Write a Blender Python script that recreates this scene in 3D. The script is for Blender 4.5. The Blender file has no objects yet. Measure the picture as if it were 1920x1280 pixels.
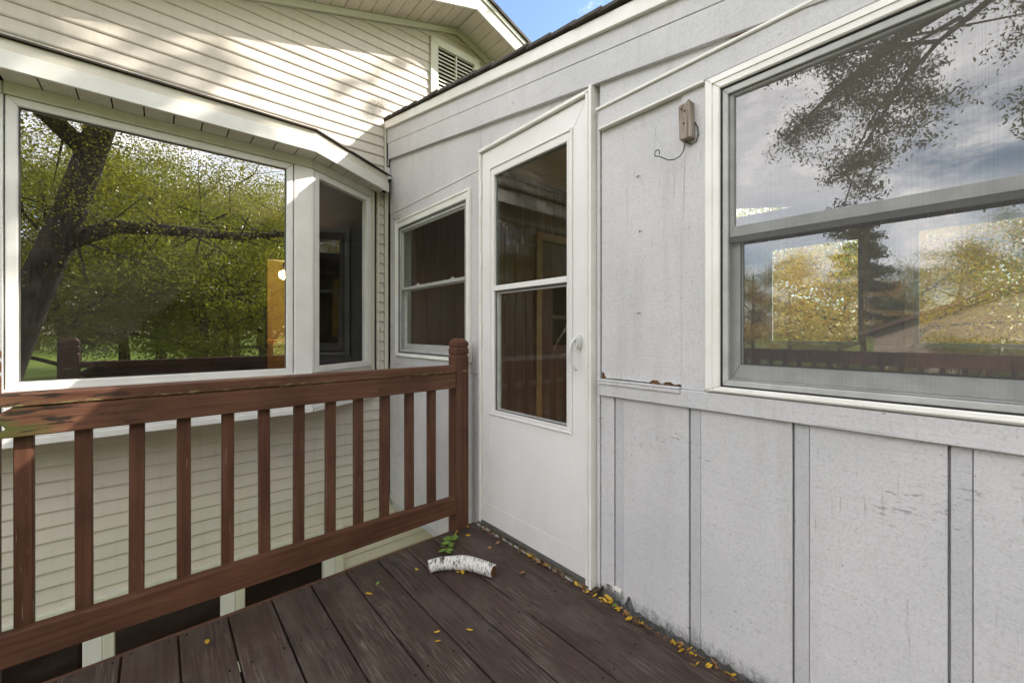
import bpy, bmesh, math, random
import numpy as np
from mathutils import Vector

S = bpy.context.scene
COL = S.collection
random.seed(7)
R = math.radians

# ------------------------------------------------------------------ camera, sky, sun, exposure
cam = bpy.data.cameras.new('camera')
camo = bpy.data.objects.new('camera', cam)
COL.objects.link(camo)
cam.sensor_width = 36.0
cam.lens = 768.33 / 1920 * 36
cam.shift_y = -18.4 / 1920
cam.clip_start = 0.05
cam.clip_end = 2000
camo.location = (0, 0, 1.10)
camo.rotation_euler = (R(90), 0, R(-40.87))
S.camera = camo

SUN_TO = Vector((1.3, -1.0, 1.3)).normalized()
SUN_EL = math.asin(SUN_TO.z)
SUN_AZ = math.atan2(SUN_TO.x, SUN_TO.y)          # clockwise from +y
SKY = 0.075
SKYROT = R(288)
SUN = 2.6
S.view_settings.view_transform = 'Standard'
S.view_settings.look = 'None'
S.view_settings.gamma = 1.0
S.view_settings.exposure = 2.25
S.view_settings.use_curve_mapping = False


class NT:
    """small helper round a node tree"""
    def __init__(s, nt):
        s.nt = nt
        s.p = None

    def n(s, t, **k):
        x = s.nt.nodes.new(t)
        for a, b in k.items():
            setattr(x, a, b)
        return x

    def l(s, a, b):
        s.nt.links.new(a, b)

    def put(s, sock, v):
        if isinstance(v, bpy.types.NodeSocket):
            s.l(v, sock)
        elif isinstance(v, (tuple, list)) and len(v) == 3 and sock.type == 'RGBA':
            sock.default_value = (*v, 1)
        else:
            sock.default_value = v

    def pos(s):
        if s.p is None:
            s.p = s.n('ShaderNodeNewGeometry').outputs['Position']
        return s.p

    def map(s, scale=(1, 1, 1), loc=(0, 0, 0), vec=None, rot=(0, 0, 0)):
        m = s.n('ShaderNodeMapping')
        s.l(vec or s.pos(), m.inputs[0])
        m.inputs['Scale'].default_value = scale
        m.inputs['Location'].default_value = loc
        m.inputs['Rotation'].default_value = rot
        return m.outputs[0]

    def noise(s, vec, scale=5, detail=4, rough=0.55, dist=0.0):
        x = s.n('ShaderNodeTexNoise')
        s.l(vec, x.inputs['Vector'])
        x.inputs['Scale'].default_value = scale
        x.inputs['Detail'].default_value = detail
        x.inputs['Roughness'].default_value = rough
        x.inputs['Distortion'].default_value = dist
        return x.outputs['Fac']

    def voro(s, vec, scale=5, out='Distance'):
        x = s.n('ShaderNodeTexVoronoi')
        s.l(vec, x.inputs['Vector'])
        x.inputs['Scale'].default_value = scale
        return x.outputs[out]

    def ramp(s, fac, a, b, va=0.0, vb=1.0):
        x = s.n('ShaderNodeMapRange', interpolation_type='SMOOTHSTEP')
        s.put(x.inputs[0], fac)
        for i, v in enumerate((a, b, va, vb)):
            x.inputs[1 + i].default_value = v
        return x.outputs[0]

    def mix(s, fac, a, b):
        x = s.n('ShaderNodeMix', data_type='RGBA')
        s.put(x.inputs[0], fac)
        s.put(x.inputs[6], a)
        s.put(x.inputs[7], b)
        return x.outputs[2]

    def m(s, op, a, b=0.0):
        x = s.n('ShaderNodeMath', operation=op)
        s.put(x.inputs[0], a)
        s.put(x.inputs[1], b)
        return x.outputs[0]

    def xyz(s, vec=None):
        x = s.n('ShaderNodeSeparateXYZ')
        s.l(vec or s.pos(), x.inputs[0])
        return x.outputs

    def bump(s, h, strength=0.3, dist=0.01, prev=None):
        x = s.n('ShaderNodeBump')
        x.inputs['Strength'].default_value = strength
        x.inputs['Distance'].default_value = dist
        s.l(h, x.inputs['Height'])
        if prev is not None:
            s.l(prev, x.inputs['Normal'])
        return x.outputs[0]


w = bpy.data.worlds.new('World')
S.world = w
w.use_nodes = True
t = NT(w.node_tree)
t.nt.nodes.clear()
sky = t.n('ShaderNodeTexSky', sky_type='NISHITA')
sky.sun_disc = False
sky.sun_elevation = SUN_EL
sky.sun_rotation = SUN_AZ
sky.air_density = 1.0
sky.dust_density = 0.3
tc = t.n('ShaderNodeTexCoord').outputs['Generated']
cl = t.noise(t.map((1.0, 1.0, 2.2), (0.4, 3.3, 2.1), vec=tc, rot=(0, 0, SKYROT)), 3.2, 7, 0.62, 0.4)
band = t.noise(t.map((1.0, 1.0, 2.6), (2.1, 0.4, 3.3), vec=tc, rot=(0, 0, SKYROT)), 1.3, 2, 0.5)
cov = t.ramp(t.m('ADD', t.m('MULTIPLY', cl, 0.75), t.m('MULTIPLY', band, 0.5)), 0.515, 0.74)
veil = t.m('MULTIPLY', t.ramp(band, 0.40, 0.56), 0.72)      # thin high haze over most of the sky
cov = t.m('MAXIMUM', cov, veil)
up = t.ramp(t.xyz(tc)[2], 0.0, 0.12)
cov = t.m('MULTIPLY', cov, t.m('MULTIPLY', up, 0.85))
skyc = t.mix(cov, sky.outputs[0], (17.6, 16.9, 16.6))
bg = t.n('ShaderNodeBackground')
t.l(skyc, bg.inputs[0])
bg.inputs[1].default_value = SKY
t.l(bg.outputs[0], t.n('ShaderNodeOutputWorld').inputs[0])

sl = bpy.data.lights.new('sun', 'SUN')
sl.energy = SUN
sl.angle = R(0.5)
sl.color = (1.0, 0.93, 0.82)
so = bpy.data.objects.new('sun', sl)
so.rotation_euler = SUN_TO.to_track_quat('Z', 'Y').to_euler()
so.location = SUN_TO * 60
COL.objects.link(so)

# ------------------------------------------------------------------ materials
MATS = {}


def mat(name, rough=0.6, spec=0.4, metal=0.0):
    m = bpy.data.materials.new(name)
    m.use_nodes = True
    t = NT(m.node_tree)
    b = m.node_tree.nodes['Principled BSDF']
    b.inputs['Roughness'].default_value = rough
    b.inputs['Specular IOR Level'].default_value = spec
    b.inputs['Metallic'].default_value = metal
    t.b = b
    MATS[name] = m
    return t


def setc(t, c):
    t.put(t.b.inputs['Base Color'], c)


def setn(t, nrm):
    t.l(nrm, t.b.inputs['Normal'])


def simple(name, c, rough=0.6, spec=0.4, var=0.12, scale=9, metal=0.0, bump=0.0):
    t = mat(name, rough, spec, metal)
    f = t.noise(t.pos(), scale, 5)
    setc(t, t.mix(t.ramp(f, 0.3, 0.7), tuple(x * (1 - var) for x in c), tuple(min(1, x * (1 + var * 0.6)) for x in c)))
    if bump:
        setn(t, t.bump(t.noise(t.pos(), 180, 3), bump, 0.002))
    return t


# vinyl siding: cream, chalky, a little grime and rain streaks
def vinyl(name, c, dirt=(0.30, 0.28, 0.20)):
    t = mat(name, 0.5, 0.35)
    big = t.noise(t.pos(), 1.3, 4)
    streak = t.noise(t.map((26, 26, 1.6)), 1, 4)
    fleck = t.ramp(t.noise(t.pos(), 70, 2), 0.72, 0.78)
    c1 = t.mix(t.ramp(big, 0.35, 0.7, 0, 0.35), c, tuple(x * 0.86 for x in c))
    c2 = t.mix(t.ramp(streak, 0.5, 0.8, 0, 0.22), c1, dirt)
    setc(t, t.mix(t.m('MULTIPLY', fleck, 0.55), c2, (0.16, 0.14, 0.10)))
    setn(t, t.bump(t.noise(t.map((4, 4, 60)), 3, 3), 0.12, 0.004))


vinyl('vinyl_siding', (0.645, 0.585, 0.52))
vinyl('vinyl_trim', (0.66, 0.65, 0.55))
simple('white_aluminium', (0.74, 0.72, 0.68), 0.4, 0.4, 0.08, 5)
simple('white_vinyl', (0.75, 0.735, 0.71), 0.38, 0.4, 0.06, 6)

# perforated soffit
t = mat('perforated_soffit', 0.5)
v = t.voro(t.map((1, 1, 1)), 95)
setc(t, t.mix(t.ramp(v, 0.16, 0.26), (0.2, 0.18, 0.14), (0.62, 0.575, 0.49)))
simple('soffit', (0.62, 0.575, 0.49), 0.5, 0.35, 0.08)

# grey painted rough-sawn wood
def grey_paint(name, horiz=False, low=0.16, tint=(1, 1, 1)):
    t = mat(name, 0.62, 0.3)
    p = t.xyz()
    g = t.noise(t.map((1, 3, 95) if horiz else (1, 120, 5)), 1.0, 5, 0.6)
    saw = t.noise(t.map((1, 5, 260) if not horiz else (1, 140, 9), rot=(0.04, 0, 0)), 1.0, 3, 0.5)
    big = t.noise(t.pos(), 2.2, 4)
    base = t.mix(t.ramp(big, 0.3, 0.72), (0.52 * tint[0], 0.512 * tint[1], 0.525 * tint[2]),
                 (0.60 * tint[0], 0.585 * tint[1], 0.59 * tint[2]))
    # paint worn through along the grain, more in some places than others
    wear = t.ramp(t.noise(t.pos(), 3.1, 4, 0.6), 0.42, 0.66)
    crack = t.m('MULTIPLY', t.ramp(g, 0.60, 0.74), wear)
    c = t.mix(t.m('MULTIPLY', crack, 0.75), base, (0.19, 0.18, 0.17))
    sc = t.m('MULTIPLY', t.ramp(saw, 0.56, 0.74), 0.16)
    c = t.mix(sc, c, (0.30, 0.30, 0.31))
    # scuffs: little dark scratches in a loose belt
    sv = t.noise(t.map((1, 36, 75), rot=(0.5, 0, 0)), 1, 4, 0.7)
    scm = t.m('MULTIPLY', t.ramp(sv, 0.655, 0.70), t.ramp(t.noise(t.pos(), 4.5, 2), 0.50, 0.60))
    c = t.mix(t.m('MULTIPLY', scm, 0.8), c, (0.10, 0.095, 0.09))
    # a belt of scrapes at rail height
    belt = t.m('MULTIPLY', t.ramp(p[2], 0.55, 0.68), t.ramp(p[2], 0.70, 0.80, 1.0, 0.0))
    sb = t.noise(t.map((1, 30, 110), rot=(0.15, 0, 0)), 1, 4, 0.7)
    sbm = t.m('MULTIPLY', t.ramp(sb, 0.58, 0.64), t.m('MULTIPLY', belt, t.ramp(t.noise(t.pos(), 7, 2), 0.46, 0.58)))
    c = t.mix(t.m('MULTIPLY', sbm, 0.65), c, (0.13, 0.12, 0.115))
    # stipple of the sawn face and soft water stains
    stp = t.noise(t.map((1, 150, 110)), 1, 3, 0.7)
    c = t.mix(t.ramp(stp, 0.48, 0.72, 0.0, 0.32), c, (0.26, 0.26, 0.265))
    stn = t.m('MULTIPLY', t.ramp(t.noise(t.map((1, 9, 1.1)), 1, 5, 0.65), 0.52, 0.76), 0.28)
    c = t.mix(stn, c, (0.33, 0.315, 0.29))
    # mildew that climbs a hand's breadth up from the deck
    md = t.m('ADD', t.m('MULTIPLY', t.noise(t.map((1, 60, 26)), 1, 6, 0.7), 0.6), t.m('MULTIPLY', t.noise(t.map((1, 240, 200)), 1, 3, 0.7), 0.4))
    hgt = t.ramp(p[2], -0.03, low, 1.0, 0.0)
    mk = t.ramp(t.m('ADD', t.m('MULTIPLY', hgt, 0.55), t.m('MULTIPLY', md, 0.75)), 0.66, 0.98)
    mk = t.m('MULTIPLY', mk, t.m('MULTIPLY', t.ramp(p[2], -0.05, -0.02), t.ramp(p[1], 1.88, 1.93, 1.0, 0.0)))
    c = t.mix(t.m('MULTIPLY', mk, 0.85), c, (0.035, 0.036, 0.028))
    setc(t, c)
    h = t.m('ADD', t.m('MULTIPLY', g, 0.6), t.m('MULTIPLY', saw, 0.32))
    h = t.m('ADD', h, t.m('MULTIPLY', t.noise(t.map((1, 1, 0.7)), 150, 4), 0.8))
    setn(t, t.bump(h, 0.62, 0.0028))


grey_paint('grey_paint')
grey_paint('grey_paint_board', True)
grey_paint('grey_paint_worn', False, 0.22, (0.88, 0.88, 0.90))

t = mat('white_paint', 0.32, 0.45)
f = t.noise(t.pos(), 3, 4)
fl = t.ramp(t.noise(t.pos(), 55, 2), 0.74, 0.79)
lowd = t.m('MULTIPLY', t.ramp(t.xyz()[2], 0.02, 0.5, 0.35, 0.0), t.noise(t.map((1, 18, 4)), 1, 4))
c = t.mix(t.ramp(f, 0.3, 0.7), (0.735, 0.715, 0.70), (0.785, 0.765, 0.75))
c = t.mix(lowd, c, (0.45, 0.44, 0.40))
setc(t, t.mix(t.m('MULTIPLY', fl, 0.5), c, (0.3, 0.28, 0.24)))
setn(t, t.bump(t.noise(t.map((1, 3, 70)), 2, 3), 0.06, 0.002))

t = mat('casing_white', 0.36, 0.45)
f = t.noise(t.pos(), 8, 4)
fl = t.ramp(t.noise(t.map((1, 1.0, 1.0)), 38, 3), 0.70, 0.78)
setc(t, t.mix(t.m('MULTIPLY', fl, 0.35), t.mix(t.ramp(f, 0.3, 0.7), (0.72, 0.70, 0.655), (0.79, 0.77, 0.735)), (0.36, 0.34, 0.29)))
simple('storm_aluminium', (0.43, 0.43, 0.415), 0.45, 0.4, 0.14, 14)
simple('black_gasket', (0.02, 0.02, 0.02), 0.7)
simple('rubber_seal', (0.10, 0.10, 0.095), 0.7)
simple('handle_white', (0.66, 0.67, 0.64), 0.3, 0.5, 0.05)
simple('dark_wire', (0.03, 0.028, 0.026), 0.55, 0.4, 0.3, 60)
simple('rust', (0.10, 0.045, 0.02), 0.8, 0.2, 0.5, 90)


def stain(name, axis, c0, c1, moss=True):
    """red-brown stained deck lumber, grain along one axis"""
    t = mat(name, 0.58, 0.3)
    sc = [55, 55, 55]
    sc[axis] = 2.2
    g = t.noise(t.map(tuple(sc)), 1.0, 6, 0.65, 0.6)
    big = t.noise(t.pos(), 3.5, 4)
    c = t.mix(t.ramp(g, 0.3, 0.72), c0, c1)
    c = t.mix(t.ramp(big, 0.40, 0.75, 0, 0.55), c, tuple(x * 0.55 for x in c0))
    sc2 = [150, 150, 150]
    sc2[axis] = 9
    chip = t.ramp(t.noise(t.map(tuple(sc2)), 1, 3), 0.665, 0.71)
    chip = t.m('MULTIPLY', chip, t.ramp(t.noise(t.pos(), 4.2, 3), 0.46, 0.6))
    c = t.mix(t.m('MULTIPLY', chip, 0.8), c, (0.30, 0.20, 0.13))
    if moss:
        px = t.xyz()
        ms = t.m('MULTIPLY', t.ramp(t.noise(t.map((9, 9, 30)), 1, 5, 0.7), 0.40, 0.52),
                 t.ramp(px[0], -0.31, -0.21, 0.9, 0.0))
        ms = t.m('MULTIPLY', ms, t.m('MULTIPLY', t.m('MULTIPLY', t.ramp(px[2], 0.74, 0.80), t.ramp(px[2], 0.868, 0.873, 1.0, 0.12)), t.ramp(px[0], -0.3655, -0.365)))
        c = t.mix(ms, c, (0.070, 0.080, 0.020))
        bl = t.m('MULTIPLY', t.ramp(t.noise(t.map((10, 10, 60), (2, 0, 0)), 1, 4), 0.53, 0.62),
                 t.ramp(px[0], -0.18, 0.06, 0.9, 0.0))
        bl = t.m('MULTIPLY', bl, t.m('MULTIPLY', t.ramp(px[2], 0.74, 0.80), t.ramp(px[0], -0.38, -0.35)))
        c = t.mix(bl, c, (0.012, 0.010, 0.008))
        # crusty lichen along the lower arris of the cap rail
        ed = t.m('MULTIPLY', t.ramp(px[2], 0.866, 0.872), t.ramp(px[2], 0.872, 0.889, 1.0, 0.0))
        li = t.m('MULTIPLY', ed, t.ramp(t.noise(t.map((22, 22, 60)), 1, 5, 0.7), 0.50, 0.60))
        c = t.mix(t.m('MULTIPLY', li, 0.85), c, (0.27, 0.25, 0.11))
    setc(t, c)
    setn(t, t.bump(g, 0.45, 0.003))


stain('railing_stain_x', 0, (0.085, 0.034, 0.019), (0.155, 0.069, 0.041))
stain('railing_stain_z', 2, (0.078, 0.031, 0.018), (0.140, 0.061, 0.037))
stain('railing_stain_y', 1, (0.078, 0.031, 0.018), (0.140, 0.061, 0.037))

# deck boards: nearly black-brown stain worn to grey fibres
t = mat('deck_stain', 0.62, 0.28)
oi = t.n('ShaderNodeObjectInfo').outputs['Random']
off = t.n('ShaderNodeCombineXYZ')
t.l(t.m('MULTIPLY', oi, 37.0), off.inputs[1])
va = t.n('ShaderNodeVectorMath', operation='ADD')
t.l(t.pos(), va.inputs[0])
t.l(off.outputs[0], va.inputs[1])
pv = va.outputs[0]
g = t.noise(t.map((70, 2.6, 1), vec=pv), 1.0, 6, 0.68, 0.8)
g2 = t.noise(t.map((210, 7, 1), vec=pv), 1.0, 4, 0.6)
big = t.noise(t.map((5, 2.2, 1), vec=pv), 1.0, 5, 0.6)
c = t.mix(t.ramp(g, 0.28, 0.75), (0.030, 0.0205, 0.0165), (0.074, 0.053, 0.043))
c = t.mix(t.m('MULTIPLY', oi, 0.5), c, (0.062, 0.036, 0.028))
blot = t.ramp(t.noise(t.map((7, 3.2, 1), (3, 1, 0)), 1, 6, 0.7), 0.46, 0.70)
c = t.mix(t.m('MULTIPLY', blot, 0.6), c, (0.11, 0.087, 0.072))
wear = t.m('MULTIPLY', t.ramp(g2, 0.50, 0.68), t.ramp(big, 0.42, 0.62))
c = t.mix(t.m('MULTIPLY', wear, 0.85), c, (0.19, 0.155, 0.13))
chip = t.m('MULTIPLY', t.ramp(t.noise(t.map((120, 22, 1), vec=pv), 1, 4, 0.7), 0.70, 0.745), t.ramp(t.noise(pv, 6, 3), 0.47, 0.58))
c = t.mix(t.m('MULTIPLY', chip, 0.75), c, (0.24, 0.17, 0.13))
alg = t.m('MULTIPLY', t.ramp(t.noise(pv, 9, 5, 0.7), 0.55, 0.72), t.ramp(t.xyz()[1], 1.2, 1.95))
c = t.mix(t.m('MULTIPLY', alg, 0.45), c, (0.055, 0.05, 0.026))
setc(t, c)
h = t.m('ADD', g, t.m('MULTIPLY', g2, 0.6))
setn(t, t.bump(h, 0.5, 0.003))
t.l(t.ramp(big, 0.3, 0.8, 0.48, 0.75), t.b.inputs['Roughness'])

# asphalt shingle
t = mat('shingle', 0.9, 0.2)
f = t.noise(t.pos(), 160, 2)
setc(t, t.mix(f, (0.035, 0.03, 0.028), (0.14, 0.125, 0.115)))
setn(t, t.bump(f, 0.6, 0.003))
simple('old_sill', (0.10, 0.075, 0.045), 0.85, 0.2, 0.6, 30, bump=0.6)
simple('rotten_wood', (0.17, 0.085, 0.04), 0.9, 0.1, 0.6, 60, bump=0.8)
simple('basement_brown', (0.045, 0.018, 0.011), 0.9, 0.1)
simple('dark_gap', (0.012, 0.011, 0.010), 0.9, 0.1)

# weathered grey timber of the hook block
t = mat('weathered_wood', 0.85, 0.2)
g = t.noise(t.map((90, 90, 7)), 1, 5, 0.65)
setc(t, t.mix(t.ramp(g, 0.3, 0.7), (0.16, 0.125, 0.10), (0.40, 0.345, 0.30)))
setn(t, t.bump(g, 0.6, 0.002))

# interior
t = mat('wood_panelling', 0.5, 0.35)
oi = t.n('ShaderNodeObjectInfo').outputs['Random']
g = t.noise(t.map((26, 26, 1.4)), 1, 5, 0.6, 0.8)
c = t.mix(t.ramp(g, 0.3, 0.75), (0.12, 0.064, 0.040), (0.21, 0.118, 0.075))
setc(t, t.mix(t.m('MULTIPLY', oi, 0.5), c, (0.10, 0.052, 0.032)))
simple('trim_wood', (0.38, 0.24, 0.12), 0.5, 0.35, 0.2, 12)
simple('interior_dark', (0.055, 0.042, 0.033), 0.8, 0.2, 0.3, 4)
simple('interior_ceiling', (0.5, 0.40, 0.30), 0.8, 0.2, 0.15, 4)
simple('kitchen_wall', (0.66, 0.50, 0.26), 0.7, 0.3, 0.1, 3)
simple('cabinet_wood', (0.42, 0.19, 0.06), 0.4, 0.4, 0.2, 8)
t = mat('lamp_glow', 0.4)
t.b.inputs['Emission Color'].default_value = (1, 0.62, 0.22, 1)
t.b.inputs['Emission Strength'].default_value = 14

# birch bark
t = mat('birch_bark', 0.75, 0.25)
tco = t.n('ShaderNodeTexCoord').outputs['Object']
ax = t.map((1, 1, 1), vec=tco, rot=(0, 0, R(48)))
lent = t.noise(t.map((260, 42, 42), vec=ax), 1, 4, 0.7)
patch = t.noise(t.map((60, 24, 24), vec=ax), 1, 6, 0.75)
c = t.mix(t.ramp(lent, 0.50, 0.64), (0.72, 0.69, 0.66), (0.16, 0.14, 0.12))
c = t.mix(t.ramp(patch, 0.52, 0.60), c, (0.06, 0.04, 0.034))
setc(t, t.mix(t.ramp(t.noise(t.map((1, 1, 1), vec=tco), 40, 4), 0.5, 0.8, 0, 0.4), c, (0.38, 0.33, 0.27)))
setn(t, t.bump(t.m('SUBTRACT', lent, t.m('MULTIPLY', patch, 0.7)), 0.7, 0.003))
simple('log_end', (0.14, 0.065, 0.03), 0.9, 0.1, 0.5, 80)


def leafmat(name, c0, c1, trans=0.45, rough=0.45):
    m = bpy.data.materials.new(name)
    m.use_nodes = True
    t = NT(m.node_tree)
    t.nt.nodes.clear()
    g = t.n('ShaderNodeNewGeometry')
    rnd = g.outputs['Random Per Island']
    c = t.mix(rnd, c0, c1)
    d = t.n('ShaderNodeBsdfPrincipled')
    t.l(c, d.inputs['Base Color'])
    d.inputs['Roughness'].default_value = rough
    d.inputs['Specular IOR Level'].default_value = 0.35
    tr = t.n('ShaderNodeBsdfTranslucent')
    t.l(t.mix(0.45, c, (0.52, 0.54, 0.04)), tr.inputs[0])
    mx = t.n('ShaderNodeMixShader')
    mx.inputs[0].default_value = trans
    t.l(d.outputs[0], mx.inputs[1])
    t.l(tr.outputs[0], mx.inputs[2])
    t.l(mx.outputs[0], t.n('ShaderNodeOutputMaterial').inputs[0])
    MATS[name] = m


leafmat('leaf_green', (0.035, 0.07, 0.010), (0.23, 0.26, 0.028), 0.55, 0.30)
leafmat('leaf_olive', (0.045, 0.07, 0.010), (0.32, 0.27, 0.035), 0.55, 0.30)
leafmat('leaf_shaded', (0.028, 0.034, 0.020), (0.045, 0.050, 0.022), 0.12)  # leaf colour darkened to stand in for shade under the boughs
leafmat('leaf_orange', (0.50, 0.20, 0.02), (0.55, 0.36, 0.03), 0.5)
leafmat('leaf_pine', (0.040, 0.065, 0.022), (0.075, 0.085, 0.025), 0.15)
leafmat('leaf_yellow', (0.55, 0.31, 0.02), (0.62, 0.40, 0.04), 0.2)
leafmat('leaf_brown', (0.20, 0.10, 0.05), (0.30, 0.16, 0.08), 0.1)
leafmat('leaf_fresh', (0.13, 0.26, 0.04), (0.24, 0.36, 0.09), 0.3)
t = mat('bark', 0.9, 0.15)
g = t.noise(t.map((14, 14, 2.5)), 1, 6, 0.7)
setc(t, t.mix(t.ramp(g, 0.35, 0.7), (0.025, 0.02, 0.016), (0.10, 0.08, 0.062)))
setn(t, t.bump(g, 0.9, 0.03))
t = mat('lawn', 0.9, 0.15)
a = t.noise(t.pos(), 0.35, 5)
b = t.noise(t.pos(), 18, 4)
c = t.mix(t.ramp(a, 0.35, 0.7), (0.11, 0.17, 0.018), (0.18, 0.24, 0.028))
setc(t, t.mix(t.ramp(b, 0.35, 0.75, 0, 0.5), c, (0.05, 0.085, 0.012)))
setn(t, t.bump(t.noise(t.pos(), 40, 4), 0.8, 0.05))
simple('gravel', (0.20, 0.185, 0.165), 0.9, 0.2, 0.5, 45, bump=0.9)
simple('roof_brown', (0.13, 0.085, 0.065), 0.9, 0.2, 0.25, 25)
simple('stucco_tan', (0.40, 0.33, 0.27), 0.9, 0.2, 0.15, 6)


def glassmat(name, refl=0.16, dust=0.03, mult=1.8, tint=(0.92, 0.95, 0.93), wav=0.012, dustc=(0.55, 0.53, 0.5)):
    m = bpy.data.materials.new(name)
    m.use_nodes = True
    t = NT(m.node_tree)
    t.nt.nodes.clear()
    nrm = t.bump(t.noise(t.pos(), 1.6, 1), wav, 0.02)
    # Schlick reflectance that does not care which side of the pane is seen
    ge = t.n('ShaderNodeNewGeometry')
    dt = t.n('ShaderNodeVectorMath', operation='DOT_PRODUCT')
    t.l(ge.outputs['Incoming'], dt.inputs[0])
    t.l(ge.outputs['Normal'], dt.inputs[1])
    sch = t.m('POWER', t.m('SUBTRACT', 1.0, t.m('ABSOLUTE', dt.outputs['Value'])), 5.0)
    fac = t.m('MINIMUM', t.m('ADD', t.m('MULTIPLY', sch, 0.9 * mult), refl), 1.0)
    tr = t.n('ShaderNodeBsdfTransparent')
    tr.inputs[0].default_value = (*tint, 1)
    gl = t.n('ShaderNodeBsdfGlossy')
    gl.inputs['Roughness'].default_value = 0.0
    t.l(nrm, gl.inputs['Normal'])
    mx = t.n('ShaderNodeMixShader')
    t.l(fac, mx.inputs[0])
    t.l(tr.outputs[0], mx.inputs[1])
    t.l(gl.outputs[0], mx.inputs[2])
    df = t.n('ShaderNodeBsdfDiffuse')
    df.inputs[0].default_value = (*dustc, 1)
    spots = t.ramp(t.noise(t.pos(), 120, 2), 0.72, 0.80, 0, 0.5)
    film = t.m('ADD', t.m('MULTIPLY', t.noise(t.map((5, 5, 14)), 1, 5, 0.7), dust * 1.6), t.m('MULTIPLY', spots, dust * 3))
    m2 = t.n('ShaderNodeMixShader')
    t.l(film, m2.inputs[0])
    t.l(mx.outputs[0], m2.inputs[1])
    t.l(df.outputs[0], m2.inputs[2])
    t.l(m2.outputs[0], t.n('ShaderNodeOutputMaterial').inputs[0])
    MATS[name] = m


glassmat('bay_glass', 0.32, 0.020)
glassmat('side_glass', 0.085, 0.010, 0.9)
glassmat('door_glass', 0.085, 0.008, 0.9)
glassmat('big_glass', 0.27, 0.03)
glassmat('small_glass', 0.05, 0.006, 0.7)

# insect screen: woven threads, mostly open
m = bpy.data.materials.new('insect_screen')
m.use_nodes = True
t = NT(m.node_tree)
t.nt.nodes.clear()
tr = t.n('ShaderNodeBsdfTransparent')
df = t.n('ShaderNodeBsdfDiffuse')
df.inputs[0].default_value = (0.16, 0.16, 0.165, 1)
mx = t.n('ShaderNodeMixShader')
thr = t.m('ADD', t.m('MULTIPLY', t.ramp(t.noise(t.map((1, 420, 1.5)), 1, 2), 0.35, 0.65), 0.05),
          t.m('MULTIPLY', t.ramp(t.noise(t.map((1, 1.2, 260)), 1, 2), 0.35, 0.65), 0.03))
t.l(t.m('ADD', thr, 0.25), mx.inputs[0])
t.l(tr.outputs[0], mx.inputs[1])
t.l(df.outputs[0], mx.inputs[2])
t.l(mx.outputs[0], t.n('ShaderNodeOutputMaterial').inputs[0])
MATS['insect_screen'] = m
md_ = m.copy()
md_.name = 'dark_screen'
for nd in md_.node_tree.nodes:
    if nd.type == 'BSDF_DIFFUSE':
        nd.inputs[0].default_value = (0.035, 0.033, 0.033, 1)
MATS['dark_screen'] = md_

# ------------------------------------------------------------------ mesh helpers
ORG = {}


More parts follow.
